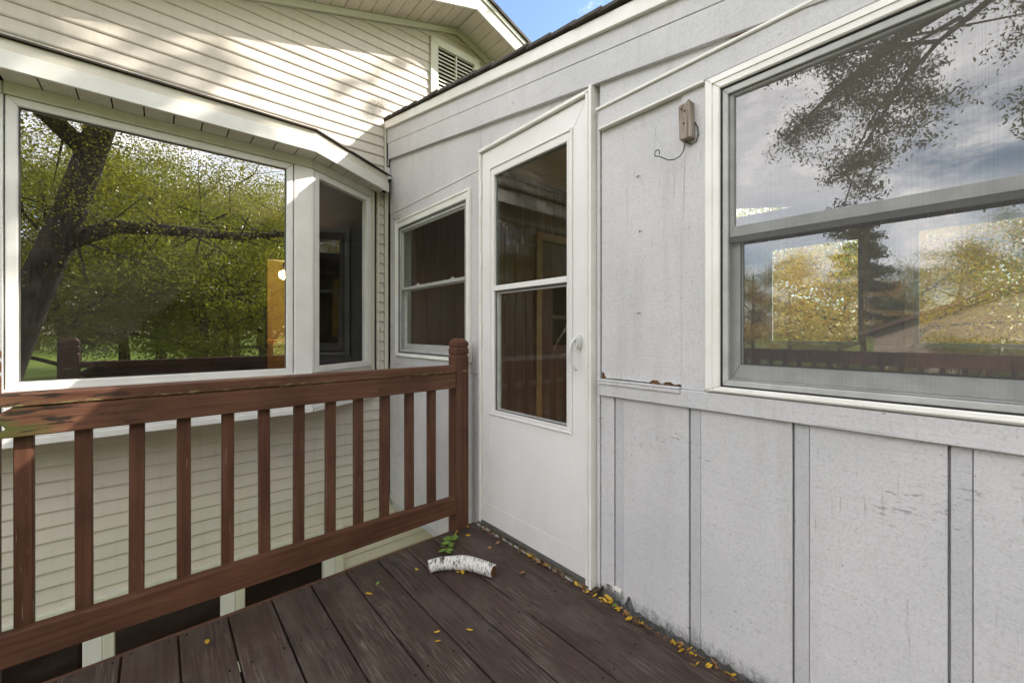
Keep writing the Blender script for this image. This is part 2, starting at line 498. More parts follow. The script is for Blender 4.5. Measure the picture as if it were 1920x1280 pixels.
class MB:
    def __init__(s):
        s.v = []
        s.f = []

    def add(s, vs, fs):
        o = len(s.v)
        s.v += [tuple(v) for v in vs]
        s.f += [tuple(o + i for i in f) for f in fs]
        return s

    def box(s, x0, x1, y0, y1, z0, z1):
        x0, x1 = sorted((x0, x1)); y0, y1 = sorted((y0, y1)); z0, z1 = sorted((z0, z1))
        return s.hexa([(x0, y0), (x1, y0), (x1, y1), (x0, y1)], z0, z1)

    def hexa(s, ring, z0, z1):
        n = len(ring)
        vs = [(x, y, z0) for x, y in ring] + [(x, y, z1) for x, y in ring]
        fs = [tuple(range(n))[::-1], tuple(range(n, 2 * n))] + [(i, (i + 1) % n, n + (i + 1) % n, n + i) for i in range(n)]
        return s.add(vs, fs)

    def px(s, poly, x0, x1):            # polygon in (y,z), extruded along x
        n = len(poly)
        vs = [(x0, y, z) for y, z in poly] + [(x1, y, z) for y, z in poly]
        fs = [tuple(range(n)), tuple(range(n, 2 * n))[::-1]] + [(i, n + i, n + (i + 1) % n, (i + 1) % n) for i in range(n)]
        return s.add(vs, fs)

    def py(s, poly, y0, y1):            # polygon in (x,z), extruded along y
        n = len(poly)
        vs = [(x, y0, z) for x, z in poly] + [(x, y1, z) for x, z in poly]
        fs = [tuple(range(n)), tuple(range(n, 2 * n))[::-1]] + [(i, n + i, n + (i + 1) % n, (i + 1) % n) for i in range(n)]
        return s.add(vs, fs)

    def frame_x(s, xa, xb, y0, y1, z0, z1, wy0, wy1, wz0, wz1):
        a = [(y0, z0), (y1, z0), (y1, z1), (y0, z1)]
        b = [(y0 + wy0, z0 + wz0), (y1 - wy1, z0 + wz0), (y1 - wy1, z1 - wz1), (y0 + wy0, z1 - wz1)]
        for i in range(4):
            j = (i + 1) % 4
            s.px([a[i], a[j], b[j], b[i]], xa, xb)
        return s

    def tube(s, pts, rad, n=8, caps=True):
        pts = [Vector(p) for p in pts]
        if not isinstance(rad, (list, tuple)):
            rad = [rad] * len(pts)
        o = len(s.v)
        ref = Vector((0, 0, 1)) if abs((pts[-1] - pts[0]).normalized().z) < 0.9 else Vector((1, 0, 0))
        for i, p in enumerate(pts):
            d = (pts[min(i + 1, len(pts) - 1)] - pts[max(i - 1, 0)]).normalized()
            u = d.cross(ref).normalized()
            v = d.cross(u)
            for k in range(n):
                a = 2 * math.pi * k / n
                s.v.append(tuple(p + (u * math.cos(a) + v * math.sin(a)) * rad[i]))
        for i in range(len(pts) - 1):
            for k in range(n):
                s.f.append((o + i * n + k, o + i * n + (k + 1) % n, o + (i + 1) * n + (k + 1) % n, o + (i + 1) * n + k))
        if caps:
            s.f.append(tuple(o + k for k in range(n))[::-1])
            s.f.append(tuple(o + (len(pts) - 1) * n + k for k in range(n)))
        return s

    def mesh(s, name, material, org=(0, 0, 0), bevel=0.0, smooth=False, seg=1):
        me = bpy.data.meshes.new(name)
        me.from_pydata([(v[0] - org[0], v[1] - org[1], v[2] - org[2]) for v in s.v], [], s.f)
        bm = bmesh.new()
        bm.from_mesh(me)
        bmesh.ops.recalc_face_normals(bm, faces=bm.faces)
        if bevel:
            es = [e for e in bm.edges if len(e.link_faces) == 2 and e.calc_face_angle(0) > 0.5]
            bmesh.ops.bevel(bm, geom=es, offset=bevel, segments=seg, profile=0.6, affect='EDGES', clamp_overlap=True)
        bm.to_mesh(me)
        bm.free()
        if smooth:
            me.polygons.foreach_set('use_smooth', [True] * len(me.polygons))
        me.materials.append(MATS[material])
        return me

    def build(s, name, material, parent=None, org=None, bevel=0.0, smooth=False, seg=1):
        if org is None:
            org = ORG[parent.name] if parent is not None else (0, 0, 0)
        me = s.mesh(name, material, org, bevel, smooth, seg)
        o = bpy.data.objects.new(name, me)
        COL.objects.link(o)
        if parent is not None:
            o.parent = parent
            po = ORG[parent.name]
            o.location = (org[0] - po[0], org[1] - po[1], org[2] - po[2])
        else:
            o.location = org
        ORG[o.name] = tuple(org)
        return o


def tag(o, label=None, cat=None, group=None, kind=None):
    for k, v in (('label', label), ('category', cat), ('group', group), ('kind', kind)):
        if v:
            o[k] = v
    return o


def thing(name, loc, label, cat, group=None):
    o = bpy.data.objects.new(name, None)
    o.empty_display_size = 0.2
    COL.objects.link(o)
    o.location = loc
    ORG[o.name] = tuple(loc)
    return tag(o, label, cat, group)


def copy_part(o, parent, loc):
    c = o.copy()
    COL.objects.link(c)
    c.parent = parent
    c.location = loc
    return c


def B(x0, x1, y0, y1, z0, z1):
    return MB().box(x0, x1, y0, y1, z0, z1)


# ------------------------------------------------------------------ ground
def ground_z(x, y):
    d = max(0.0, math.hypot(max(0, abs(x) - 5), min(0, y + 3)) - 1)
    return -2.45 + 1.0 * min(1, d / 22.0) + 0.10 * math.sin(x * 0.21 + 1) * math.sin(y * 0.17) * min(1, d / 6)


mb = MB()
xs = np.concatenate([np.linspace(-400, -70, 8), np.linspace(-62, 62, 63), np.linspace(70, 400, 8)])
n = len(xs)
mb.v = [(x, y, ground_z(x, y)) for y in xs for x in xs]
mb.f = [(j * n + i, j * n + i + 1, (j + 1) * n + i + 1, (j + 1) * n + i) for j in range(n - 1) for i in range(n - 1)]
tag(mb.build('lawn', 'lawn', smooth=True), kind='structure')

mb = MB().box(-4.5, 5.4, -3.6, 3.15, -2.6, -2.40)  # gravel sheet added to cut the green bounce off the lawn
tag(mb.build('added_gravel_bed', 'gravel'), kind='structure')

# ------------------------------------------------------------------ the cream house
HY = 3.16                       # face of the gable wall
PK, PZ, SL = 2.05, 3.838, 0.33  # gable peak and slope
HX0, HX1 = -3.1, 7.2
house = thing('house', (2.0, 3.3, -2.45), 'cream vinyl sided house with a bay window and a louvred gable vent', 'house')
P = 0.0776


def gx(z):
    d = max(0.0, (PZ - z) / SL)
    return max(HX0, PK - d), min(HX1, PK + d)


def board_pieces(zb):
    zt = zb + P
    zm = zb + P / 2
    spans = [[HX0, HX1]]

    def cut(a, b):
        out = []
        for s0, s1 in spans:
            if b <= s0 or a >= s1:
                out.append([s0, s1])
            else:
                if a - s0 > 0.02:
                    out.append([s0, a])
                if s1 - b > 0.02:
                    out.append([b, s1])
        spans[:] = out
    if 0.60 < zm < 2.42:
        if zm < 2.30:
            cut(-1.06, 1.312)
    if -2.05 < zm < -0.345:
        cut(-0.95, 1.052)
    if 3.17 < zm < 3.665:
        cut(1.783, 2.307)
    if zm < -0.24:
        pass
    elif zm < 2.80:
        cut(1.372, HX1)
    return spans


zb = 2.651 - P * 66
while zb < PZ - 0.02:
    l0, r0 = gx(zb)
    l1, r1 = gx(zb + P)
    for a, b in board_pieces(zb):
        a0, b0, a1, b1 = max(a, l0), min(b, r0), max(a, l1), min(b, r1)
        if b0 - a0 < 0.02:
            continue
        if b1 <= a1:
            a1 = b1 = (a1 + b1) / 2
            a1 -= 0.001; b1 += 0.001
        yb, yt = HY - 0.0115, HY - 0.001
        k = 0.9
        am, bm_ = a0 + (a1 - a0) * 0.12, b0 + (b1 - b0) * 0.12
        # lower lip, then the face leaning back to the course above
        vs = [(a0, yb + 0.004, zb + 0.0005), (b0, yb + 0.004, zb + 0.0005), (bm_, yb, zb + 0.009), (am, yb, zb + 0.009),
              (b1, yt, zb + P), (a1, yt, zb + P), (a0, HY + 0.01, zb), (b0, HY + 0.01, zb), (b1, HY + 0.01, zb + P), (a1, HY + 0.01, zb + P)]
        fs = [(0, 1, 2, 3), (3, 2, 4, 5), (0, 6, 7, 1), (6, 9, 8, 7), (5, 4, 8, 9), (0, 3, 5, 9, 6), (1, 7, 8, 4, 2)]
        MB().add(vs, fs).build('siding_board', 'vinyl_siding', house)
    zb += P

# structural wall behind the boards, with openings for the bay and the lower window
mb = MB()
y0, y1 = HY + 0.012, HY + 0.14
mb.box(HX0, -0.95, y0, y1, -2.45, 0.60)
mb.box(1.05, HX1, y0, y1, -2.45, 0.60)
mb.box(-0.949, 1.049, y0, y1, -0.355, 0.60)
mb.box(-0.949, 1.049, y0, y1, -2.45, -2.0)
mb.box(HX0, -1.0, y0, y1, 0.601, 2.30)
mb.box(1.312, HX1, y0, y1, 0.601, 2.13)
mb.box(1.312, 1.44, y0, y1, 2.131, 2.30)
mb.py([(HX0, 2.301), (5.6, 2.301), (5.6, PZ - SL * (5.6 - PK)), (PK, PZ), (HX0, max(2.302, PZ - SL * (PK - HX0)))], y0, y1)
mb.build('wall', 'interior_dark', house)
MB().box(HX0, HX0 + 0.14, 3.32, 9.5, -2.45, 2.05).build('side_wall', 'vinyl_siding', house)
MB().box(HX0 + 0.15, HX1, 9.36, 9.5, -2.45, 2.05).build('rear_wall', 'vinyl_siding', house)
MB().box(HX1 - 0.14, HX1, 3.32, 9.35, -2.45, 2.05).build('side_wall', 'vinyl_siding', house)

# corner post and flashing where cream siding meets the grey wall
B(1.371, 1.386, HY - 0.030, HY - 0.0155, -0.24, 2.245).build('corner_trim', 'vinyl_trim', house, bevel=0.002)
B(1.388, 1.398, HY - 0.034, HY - 0.016, -0.24, 2.245).build('corner_trim', 'vinyl_trim', house, bevel=0.002)
B(1.371, 1.386, HY - 0.030, HY - 0.0155, 2.315, 2.775).build('corner_trim', 'vinyl_trim', house, bevel=0.002)
B(1.312, 1.326, HY - 0.027, HY - 0.0155, 0.60, 2.21).build('corner_trim', 'vinyl_trim', house, bevel=0.002)
tag(MB().add([(1.372, 3.118, 2.315), (1.405, 3.085, 2.305), (1.405, 3.118, 2.41), (1.372, 3.14, 2.42)], [(0, 1, 2, 3)]).box(1.388, 1.396, 3.112, 3.122, 2.42, 2.765)
    .build('metal_flashing', 'storm_aluminium', house), 'bent grey metal flashing in the corner above the bay roof')

# gable: frieze strip, soffit panels, rake fascia, roof
OV = 0.324
YF = HY - OV


def slope_z(x, z0=PZ):
    return z0 - SL * abs(x - PK)


for sgn in (-1, 1):
    xe = HX0 - 0.3 if sgn < 0 else HX1 + 0.3
    mb = MB()
    mb.py([(PK, PZ - 0.002), (xe, slope_z(xe) - 0.002), (xe, slope_z(xe) - 0.05), (PK, PZ - 0.05)], HY - 0.038, HY - 0.016)
    mb.build('frieze_strip', 'vinyl_trim', house, bevel=0.002)
    x = PK
    k = 0
    while (xe - x) * sgn > 0.12:
        xa, xb = x + sgn * 0.004, x + sgn * 0.099
        mb = MB()
        za, zb_ = slope_z(xa), slope_z(xb)
        mb.py([(xa, za), (xb, zb_), (xb, zb_ + 0.01), (xa, za + 0.01)], YF + 0.001, HY - 0.012)
        mb.build('soffit_panel', 'perforated_soffit' if (k // 2) % 3 != 1 else 'soffit', house)
        x += sgn * 0.1
        k += 1
        if k > 32:
            break
    mb = MB()
    mb.py([(PK, PZ + 0.012), (xe, slope_z(xe) + 0.012), (xe, slope_z(xe) + 0.02), (PK, PZ + 0.02)], YF + 0.002, HY + 0.02)
    mb.build('soffit_backing', 'dark_gap', house)
    MB().py([(PK, PZ - 0.012), (xe, slope_z(xe) - 0.012), (xe, slope_z(xe) + 0.105), (PK, PZ + 0.105)], YF - 0.018, YF).build('rake_fascia', 'white_aluminium', house, bevel=0.002)
    MB().py([(PK, PZ + 0.107), (xe, slope_z(xe) + 0.107), (xe, slope_z(xe) + 0.145), (PK, PZ + 0.145)], YF - 0.032, YF).build('rake_trim', 'vinyl_trim', house, bevel=0.002)
    MB().py([(PK, PZ + 0.148), (xe, slope_z(xe) + 0.148), (xe, slope_z(xe) + 0.175), (PK, PZ + 0.175)], YF - 0.05, 9.8).build('roof', 'shingle', house)

# gable vent
VX0, VX1, VZ0, VZ1 = 1.785, 2.305, 3.17, 3.662
mb = MB()
a = [(VX0, VZ0), (VX1, VZ0), (VX1, VZ1), (VX0, VZ1)]
b = [(VX0 + 0.074, VZ0 + 0.06), (VX1 - 0.06, VZ0 + 0.06), (VX1 - 0.06, VZ1 - 0.065), (VX0 + 0.074, VZ1 - 0.065)]
for i in range(4):
    j = (i + 1) % 4
    mb.py([a[i], a[j], b[j], b[i]], HY - 0.03, HY + 0.005)
vent = mb.build('gable_vent', 'vinyl_trim', house, bevel=0.003)
z = VZ0 + 0.07
while z < VZ1 - 0.085:
    MB().add([(b[0][0], HY - 0.022, z), (b[1][0], HY - 0.022, z), (b[1][0], HY + 0.004, z + 0.030), (b[0][0], HY + 0.004, z + 0.030),
              (b[0][0], HY - 0.022, z + 0.006), (b[1][0], HY - 0.022, z + 0.006), (b[1][0], HY + 0.004, z + 0.036), (b[0][0], HY + 0.004, z + 0.036)],
             [(0, 1, 2, 3), (4, 7, 6, 5), (0, 4, 5, 1), (3, 2, 6, 7), (0, 3, 7, 4), (1, 5, 6, 2)]).build('slat', 'vinyl_trim', vent)
    z += 0.034
B(2.045, 2.055, HY - 0.0245, HY + 0.003, VZ0 + 0.061, VZ1 - 0.066).build('mullion', 'vinyl_trim', vent)
B(VX0 + 0.06, VX1 - 0.05, HY + 0.006, HY + 0.0115, VZ0 + 0.05, VZ1 - 0.05).build('backing', 'dark_gap', vent)

# ---- bay window
BY = 2.813
BX0, BX1 = -0.512, 0.748
dirx, diry = 0.8517, 0.5240
side_len = (HY - 0.016 - BY) / diry
bay = MB().box(BX0, BX1, BY + 0.02, BY + 0.075, 0.60, 0.832).build('bay_window', 'white_vinyl', house)   # skirt under the sill


def side_pt(s, off=0.0, mirror=False):
    """point on the angled side: s along it from the front corner, off outward"""
    x = BX1 + dirx * s + diry * off
    y = BY + diry * s - dirx * off
    if mirror:
        x = BX0 - (x - BX1)
    return x, y


def side_box(mb, s0, s1, o0, o1, z0, z1, mirror=False):
    ring = [side_pt(s0, o0, mirror), side_pt(s1, o0, mirror), side_pt(s1, o1, mirror), side_pt(s0, o1, mirror)]
    return mb.hexa(ring, z0, z1)


def mitre_frame_y(mb, x0, x1, z0, z1, wx, wz, ya, yb):
    a = [(x0, z0), (x1, z0), (x1, z1), (x0, z1)]
    b = [(x0 + wx, z0 + wz), (x1 - wx, z0 + wz), (x1 - wx, z1 - wz), (x0 + wx, z1 - wz)]
    for i in range(4):
        j = (i + 1) % 4
        mb.py([a[i], a[j], b[j], b[i]], ya, yb)
    return mb


fr = mitre_frame_y(MB(), -0.506, 0.637, 0.836, 2.140, 0.037, 0.038, BY, BY + 0.05).build('sash_frame', 'white_vinyl', bay, bevel=0.004)
MB().add([(-0.475, BY + 0.022, 0.87), (0.606, BY + 0.022, 0.87), (0.606, BY + 0.022, 2.108), (-0.475, BY + 0.022, 2.108)], [(0, 1, 2, 3)]).build('pane', 'bay_glass', bay)
mitre_frame_y(MB(), -0.4695, 0.6005, 0.8735, 2.1025, 0.004, 0.004, BY + 0.012, BY + 0.021).build('glazing_seal', 'rubber_seal', bay)
for mir in (False, True):
    mb = MB()
    # corner post: flat on the front, a chamfer, and a leaf on the angled side
    if not mir:
        ring = [(0.642, BY + 0.006), (0.648, BY), (0.742, BY), side_pt(0.004, 0.0), side_pt(0.02, 0.0), side_pt(0.02, -0.05), (0.70, BY + 0.07), (0.642, BY + 0.07)]
    else:
        ring = [(-0.5115, BY + 0.006), (-0.5115, BY), (-0.514, BY), side_pt(0.004, 0, True), side_pt(0.02, 0, True), side_pt(0.02, -0.05, True), (-0.5115, BY + 0.07)]
    mb.hexa(ring, 0.834, 2.141)
    mb.build('corner_post', 'white_vinyl', bay, bevel=0.002)
    # angled sash
    L0, L1 = 0.026, 0.60
    mb = MB()
    for (s0, s1, z0, z1) in ((L0, L0 + 0.036, 0.836, 2.14), (L1 - 0.055, L1, 0.836, 2.14), (L0 + 0.0362, L1 - 0.0552, 0.836, 0.876), (L0 + 0.0362, L1 - 0.0552, 2.10, 2.14)):
        side_box(mb, s0, s1, 0.0, -0.045, z0, z1, mir)
    mb.build('sash_frame', 'white_vinyl', bay, bevel=0.003)
    q = [side_pt(L0 + 0.03, -0.02, mir), side_pt(L1 - 0.05, -0.02, mir)]
    MB().add([(*q[0], 0.87), (*q[1], 0.87), (*q[1], 2.105), (*q[0], 2.105)], [(0, 1, 2, 3)]).build('pane', 'side_glass', bay)
    mb = MB()
    side_box(mb, 0.602, side_len + 0.004, 0.006, -0.05, 0.60, 2.198, mir)
    mb.build('end_casing', 'vinyl_trim', bay, bevel=0.003)
    mb = MB()
    side_box(mb, 0.0, 0.60, -0.02, -0.075, 0.60, 0.832, mir)
    mb.build('skirt_panel', 'white_vinyl', bay)
    # base moulding under the skirt
    mb = MB()
    side_box(mb, 0.006, side_len + 0.002, 0.012, -0.02, 0.588, 0.622, mir)
    mb.build('base_moulding', 'white_vinyl', bay, bevel=0.003)
    mb = MB()
    side_box(mb, 0.004, 0.60, 0.004, -0.06, 2.1425, 2.198, mir)
    mb.build('frieze_board', 'vinyl_trim', bay, bevel=0.002)
MB().box(BX0, BX1, BY - 0.014, BY + 0.019, 0.588, 0.622).build('base_moulding', 'white_vinyl', bay, bevel=0.003)
MB().box(BX0, BX1, BY - 0.006, BY + 0.019, 0.6225, 0.645).build('base_moulding', 'white_vinyl', bay, bevel=0.003)
MB().box(BX0 - 0.005, BX1 + 0.003, BY - 0.022, BY + 0.04, 0.815, 0.8335).build('sill', 'white_vinyl', bay, bevel=0.004)
MB().box(BX0 + 0.002, BX1 + 0.001, BY - 0.003, BY + 0.05, 2.1425, 2.198).build('frieze_board', 'vinyl_trim', bay, bevel=0.002)
# bay floor (its underside shows as the dark soffit above the lower siding)
ring = [side_pt(0, -0.005, True), side_pt(0, -0.005), side_pt(side_len - 0.01, -0.005), side_pt(side_len - 0.01, -0.005, True)]
MB().hexa(ring, 0.592, 0.60).build('bay_floor', 'vinyl_siding', bay)
MB().hexa(ring, 0.834, 0.845).build('seat_board', 'white_vinyl', bay)
# eave of the bay: soffit panels, fascia in two steps, shingle courses
FYb = 2.656
FX1, FX0 = 0.7265, -0.49
# side fascia runs from the front corner parallel to the angled sash to the grey wall
ex, ey = 1.396, 2.656 + (1.396 - 0.7265) * (0.424 / 0.6845)


def eave_ring(off0, off1):
    pass


x = -1.0
k = 0
xx = FX0 - 0.02
while xx < FX1 + 0.3:
    xa, xb = xx + 0.003, xx + 0.112
    # clipped by the slanted fascia at the right end
    ya_ = lambda q: FYb if q <= FX1 else FYb + (q - FX1) * (0.424 / 0.6845)
    yin = lambda q: BY if q <= BX1 else BY + (q - BX1) * diry / dirx
    ring = [(xa, ya_(xa) + 0.004), (xb, ya_(xb) + 0.004), (xb, yin(xb) - 0.004), (xa, yin(xa) - 0.004)]
    MB().hexa(ring, 2.196, 2.203).build('soffit_panel', 'perforated_soffit' if k % 3 else 'soffit', bay)
    xx += 0.115
    k += 1
while xx < 1.30:
    xa, xb = xx + 0.003, min(xx + 0.112, 1.375)
    ring = [(xa, ya_(xa) + 0.004), (xb, ya_(xb) + 0.004), (xb, min(yin(xb) - 0.004, 3.14)), (xa, yin(xa) - 0.004)]
    MB().hexa(ring, 2.196, 2.203).build('soffit_panel', 'perforated_soffit' if k % 3 else 'soffit', bay)
    xx += 0.115
    k += 1
ring = [(-1.1, 3.0), (FX0, FYb + 0.01), (FX1, FYb + 0.01), (ex, ey + 0.01), (1.38, 3.14), (-1.1, 3.14)]
MB().hexa(ring, 2.206, 2.21).build('soffit_backing', 'dark_gap', bay)
nx_, ny_ = 0.527, -0.850


def eave(name, m, off, z0, z1, th=0.016, bev=0.002):
    o = off
    cx_ = FX1 + o * 0.29        # mitre at the corner
    r1 = [(FX0 - 0.3, FYb - o), (cx_, FYb - o), (cx_ - 0.005, FYb - o + th), (FX0 - 0.3, FYb - o + th)]
    MB().hexa(r1, z0, z1).build(name, m, bay, bevel=bev)
    e2 = 1.372
    ye = FYb + (e2 - FX1) * (0.424 / 0.6845)
    r2 = [(cx_ + 0.001, FYb - o), (e2 + nx_ * o, ye + ny_ * o), (e2 + nx_ * o, ye + ny_ * o + th * 1.15), (cx_ - 0.004, FYb - o + th)]
    MB().hexa(r2, z0, z1).build(name, m, bay, bevel=bev)


eave('fascia_board', 'white_aluminium', 0.0, 2.189, 2.2655)
eave('gutter_apron', 'soffit', -0.008, 2.2665, 2.3165)  # tan tone stands in for the shade of the shingle overhang
# roof of the bay: overlapping shingle courses, front plane and hip plane
RZ = 2.318
pit = 0.30
for c_ in range(5):
    d0, d1 = -0.010 + c_ * 0.105, -0.010 + c_ * 0.105 + 0.125
    d1 = min(d1, 0.49)
    zz0, zz1 = RZ + max(0, d0) * pit + 0.001 * c_, RZ + d1 * pit - 0.003

    def fr_pt(d):
        return FYb + d
    xr0, xr1 = FX1 - d0 * 0.29, FX1 - d1 * 0.29
    vs = [(-1.0, fr_pt(d0), zz0), (xr0, fr_pt(d0), zz0), (xr1, fr_pt(d1), zz1), (-1.0, fr_pt(d1), zz1)]
    vs += [(a_, b_, c2 + 0.008) for a_, b_, c2 in vs]
    q = [(0, 3, 2, 1), (4, 5, 6, 7), (0, 1, 5, 4), (1, 2, 6, 5), (2, 3, 7, 6), (3, 0, 4, 7)]
    MB().add(vs, q).build('shingle_course', 'shingle', bay)
    e2 = 1.396
    tdir = Vector((0.8502, 0.5266))
    ndir = Vector((-0.5266, 0.8502))
    base0 = Vector((FX1, FYb)) + ndir * d0
    p00 = Vector((xr0 + 0.001, FYb + d0))
    p10 = Vector((xr1 + 0.001, FYb + d1))

    def till(p, ylim=3.14):
        k1 = (e2 - p.x) / tdir.x
        k2 = (ylim - p.y) / tdir.y
        return p + tdir * min(k1, k2)
    p01, p11 = till(p00), till(p10)
    vs = [(*p00, zz0), (*p01, zz0), (*p11, zz1), (*p10, zz1)]
    vs += [(a_, b_, c2 + 0.008) for a_, b_, c2 in vs]
    MB().add(vs, q).build('shingle_course', 'shingle', bay)

# ---- lower window under the bay
mb = MB()
lw = MB().box(-0.955, 1.052, HY - 0.035, HY + 0.02, -0.405, -0.3725).build('lower_window', 'vinyl_trim', house, bevel=0.004)
B(-0.955, 1.052, HY - 0.045, HY + 0.02, -0.372, -0.356).build('head_trim', 'vinyl_trim', lw, bevel=0.003)
B(-0.955, 1.052, HY - 0.038, HY + 0.02, -0.3555, -0.334).build('head_trim', 'vinyl_trim', lw, bevel=0.003)
for x0, x1 in ((-0.302, -0.178), (0.302, 0.428), (0.915, 1.05)):
    xm = x0 + 0.075
    B(x0, xm, HY - 0.02, HY + 0.04, -2.0, -0.4055).build('mullion', 'white_vinyl', lw, bevel=0.004)
    B(xm + 0.002, x1, HY - 0.034, HY + 0.04, -2.0, -0.4055).build('mullion', 'vinyl_trim', lw, bevel=0.004)
MB().add([(-0.95, HY + 0.02, -2.0), (1.05, HY + 0.02, -2.0), (1.05, HY + 0.02, -0.39), (-0.95, HY + 0.02, -0.39)], [(0, 1, 2, 3)]).build('pane', 'small_glass', lw)

# ---- rooms of the house seen through the glass
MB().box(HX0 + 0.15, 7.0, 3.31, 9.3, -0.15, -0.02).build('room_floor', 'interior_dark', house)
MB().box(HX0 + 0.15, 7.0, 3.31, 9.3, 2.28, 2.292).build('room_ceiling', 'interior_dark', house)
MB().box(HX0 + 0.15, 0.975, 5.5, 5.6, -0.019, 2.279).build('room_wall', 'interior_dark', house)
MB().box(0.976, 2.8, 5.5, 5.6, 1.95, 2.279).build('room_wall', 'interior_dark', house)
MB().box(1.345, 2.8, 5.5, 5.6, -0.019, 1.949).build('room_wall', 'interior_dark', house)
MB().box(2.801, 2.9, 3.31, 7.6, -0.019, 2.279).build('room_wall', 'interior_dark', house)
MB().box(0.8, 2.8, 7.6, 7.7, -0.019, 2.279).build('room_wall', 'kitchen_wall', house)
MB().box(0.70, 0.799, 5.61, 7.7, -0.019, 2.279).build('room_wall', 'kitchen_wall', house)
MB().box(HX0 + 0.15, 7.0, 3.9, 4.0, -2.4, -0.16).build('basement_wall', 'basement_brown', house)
cab = thing('cupboard', (1.45, 6.3, -0.02), 'orange wooden kitchen cupboard seen through the bay window under the lamp', 'cupboard')
B(1.06, 1.75, 6.1, 6.6, -0.018, 0.99).build('carcass', 'cabinet_wood', cab, bevel=0.004)
B(1.07, 1.40, 6.08, 6.099, 0.05, 0.96).build('door', 'trim_wood', cab, bevel=0.004)
B(1.415, 1.74, 6.08, 6.099, 0.05, 0.96).build('door', 'trim_wood', cab, bevel=0.004)
lamp = thing('ceiling_lamp', (1.245, 6.0, 2.28), 'lit amber globe lamp glowing inside behind the bay window', 'lamp')
mb = MB()
for i in range(9):
    pass
prof = [(0.0, -0.50), (0.035, -0.485), (0.055, -0.455), (0.055, -0.42), (0.035, -0.395), (0.015, -0.385)]
nn = 14
vs = [(1.245 + r_ * math.cos(2 * math.pi * k / nn), 6.0 + r_ * math.sin(2 * math.pi * k / nn), 2.28 + z_) for r_, z_ in prof for k in range(nn)]
fs = [(i * nn + k, i * nn + (k + 1) % nn, (i + 1) * nn + (k + 1) % nn, (i + 1) * nn + k) for i in range(len(prof) - 1) for k in range(nn)]
MB().add(vs, fs).build('shade', 'lamp_glow', lamp, smooth=True)
MB().tube([(1.245, 6.0, 1.90), (1.245, 6.0, 2.275)], 0.008, 8).build('stem', 'dark_wire', lamp)
pl = bpy.data.lights.new('lamp_light', 'POINT')
pl.energy = 7
pl.color = (1.0, 0.62, 0.25)
pl.shadow_soft_size = 0.06
po = bpy.data.objects.new('lamp_light', pl)
COL.objects.link(po)
po.location = (1.245, 5.93, 1.72)

# ------------------------------------------------------------------ the grey sunroom
sun_room = thing('sunroom', (3.0, 1.0, -0.25), 'grey painted wooden sunroom with a white storm door and a wide window', 'sunroom')
WX = 1.41
YB, YE = HY - 0.036, -0.92              # back (at the house) and front end of the wall


def k_at(x):
    return x / WX


def line(y, z, s):
    return lambda yy: z + s * (yy - y)


def at_face(fn, x):
    """a line measured on the wall plane, carried to a face standing proud at x"""
    k = x / WX
    return lambda yy: 1.10 + k * (fn(yy / k) - 1.10)


L_ftop = line(3.229, 2.823, 0.1826)
L_flow = line(3.157, 2.748, 0.1835)
L_crack = line(2.265, 2.472, 0.1653)
L_b3 = line(3.141, 2.488, 0.1622)


def sloped(y0, y1, lo, hi, x0, x1, name, m, bevel=0.0015, wob=0.0):
    """board between two sloping lines; lower edge slightly uneven"""
    lo_, hi_ = at_face(lo, x0), at_face(hi, x0)
    nseg = 24 if wob else 1
    ys = [y0 + (y1 - y0) * i / nseg for i in range(nseg + 1)]
    bot = [(y, lo_(y) + (random.uniform(-wob, wob) if 0 < i < nseg else 0)) for i, y in enumerate(ys)]
    poly = bot + [(y1, hi_(y1)), (y0, hi_(y0))]
    return MB().px(poly, x0, x1).build(name, m, sun_room, bevel=bevel)


# structural wall with openings (big window, door, small window)
sh0, sh1 = WX + 0.020, WX + 0.10
mb = MB()
zt = lambda y: L_flow(y) - 0.01
WY0, WY1, WZ0, WZ1 = -0.75, 0.618, 0.90, 1.943       # big window casing
DY0, DY1, DZ0, DZ1 = 1.083, 1.900, 0.0, 2.138        # door frame
SY0, SY1, SZ0, SZ1 = 1.984, 2.984, 0.914, 1.95       # small window casing


def sheath(y0, y1, z0, z1=None):
    if z1 is None:
        mb.px([(y0, z0), (y1, z0), (y1, zt(y1)), (y0, zt(y0))], sh0, sh1)
    else:
        mb.px([(y0, z0), (y1, z0), (y1, z1), (y0, z1)], sh0, sh1)


sheath(YE, WY0 + 0.03, -0.24)
sheath(WY0 + 0.031, WY1 - 0.03, -0.24, WZ0 + 0.02)
sheath(WY0 + 0.031, WY1 - 0.03, WZ1 - 0.02)
sheath(WY1 - 0.029, DY0 + 0.015, -0.24)
sheath(DY0 + 0.016, DY1 - 0.015, DZ1 - 0.01)
sheath(DY0 + 0.016, DY1 - 0.015, -0.24, -0.002)
sheath(DY1 - 0.014, SY0 + 0.03, -0.24)
sheath(SY0 + 0.031, SY1 - 0.03, -0.24, SZ0 + 0.02)
sheath(SY0 + 0.031, SY1 - 0.03, SZ1 - 0.02)
sheath(SY1 - 0.029, YB, -0.24)
mb.build('wall', 'grey_paint_worn', sun_room)


def jag(y0, y1, z, amp, nseg):
    """ragged lower edge from y0 to y1"""
    return [(y0 + (y1 - y0) * i / nseg, z + (random.uniform(0, amp) if random.random() < 0.75 else random.uniform(amp, amp * 2.2))) for i in range(nseg + 1)]


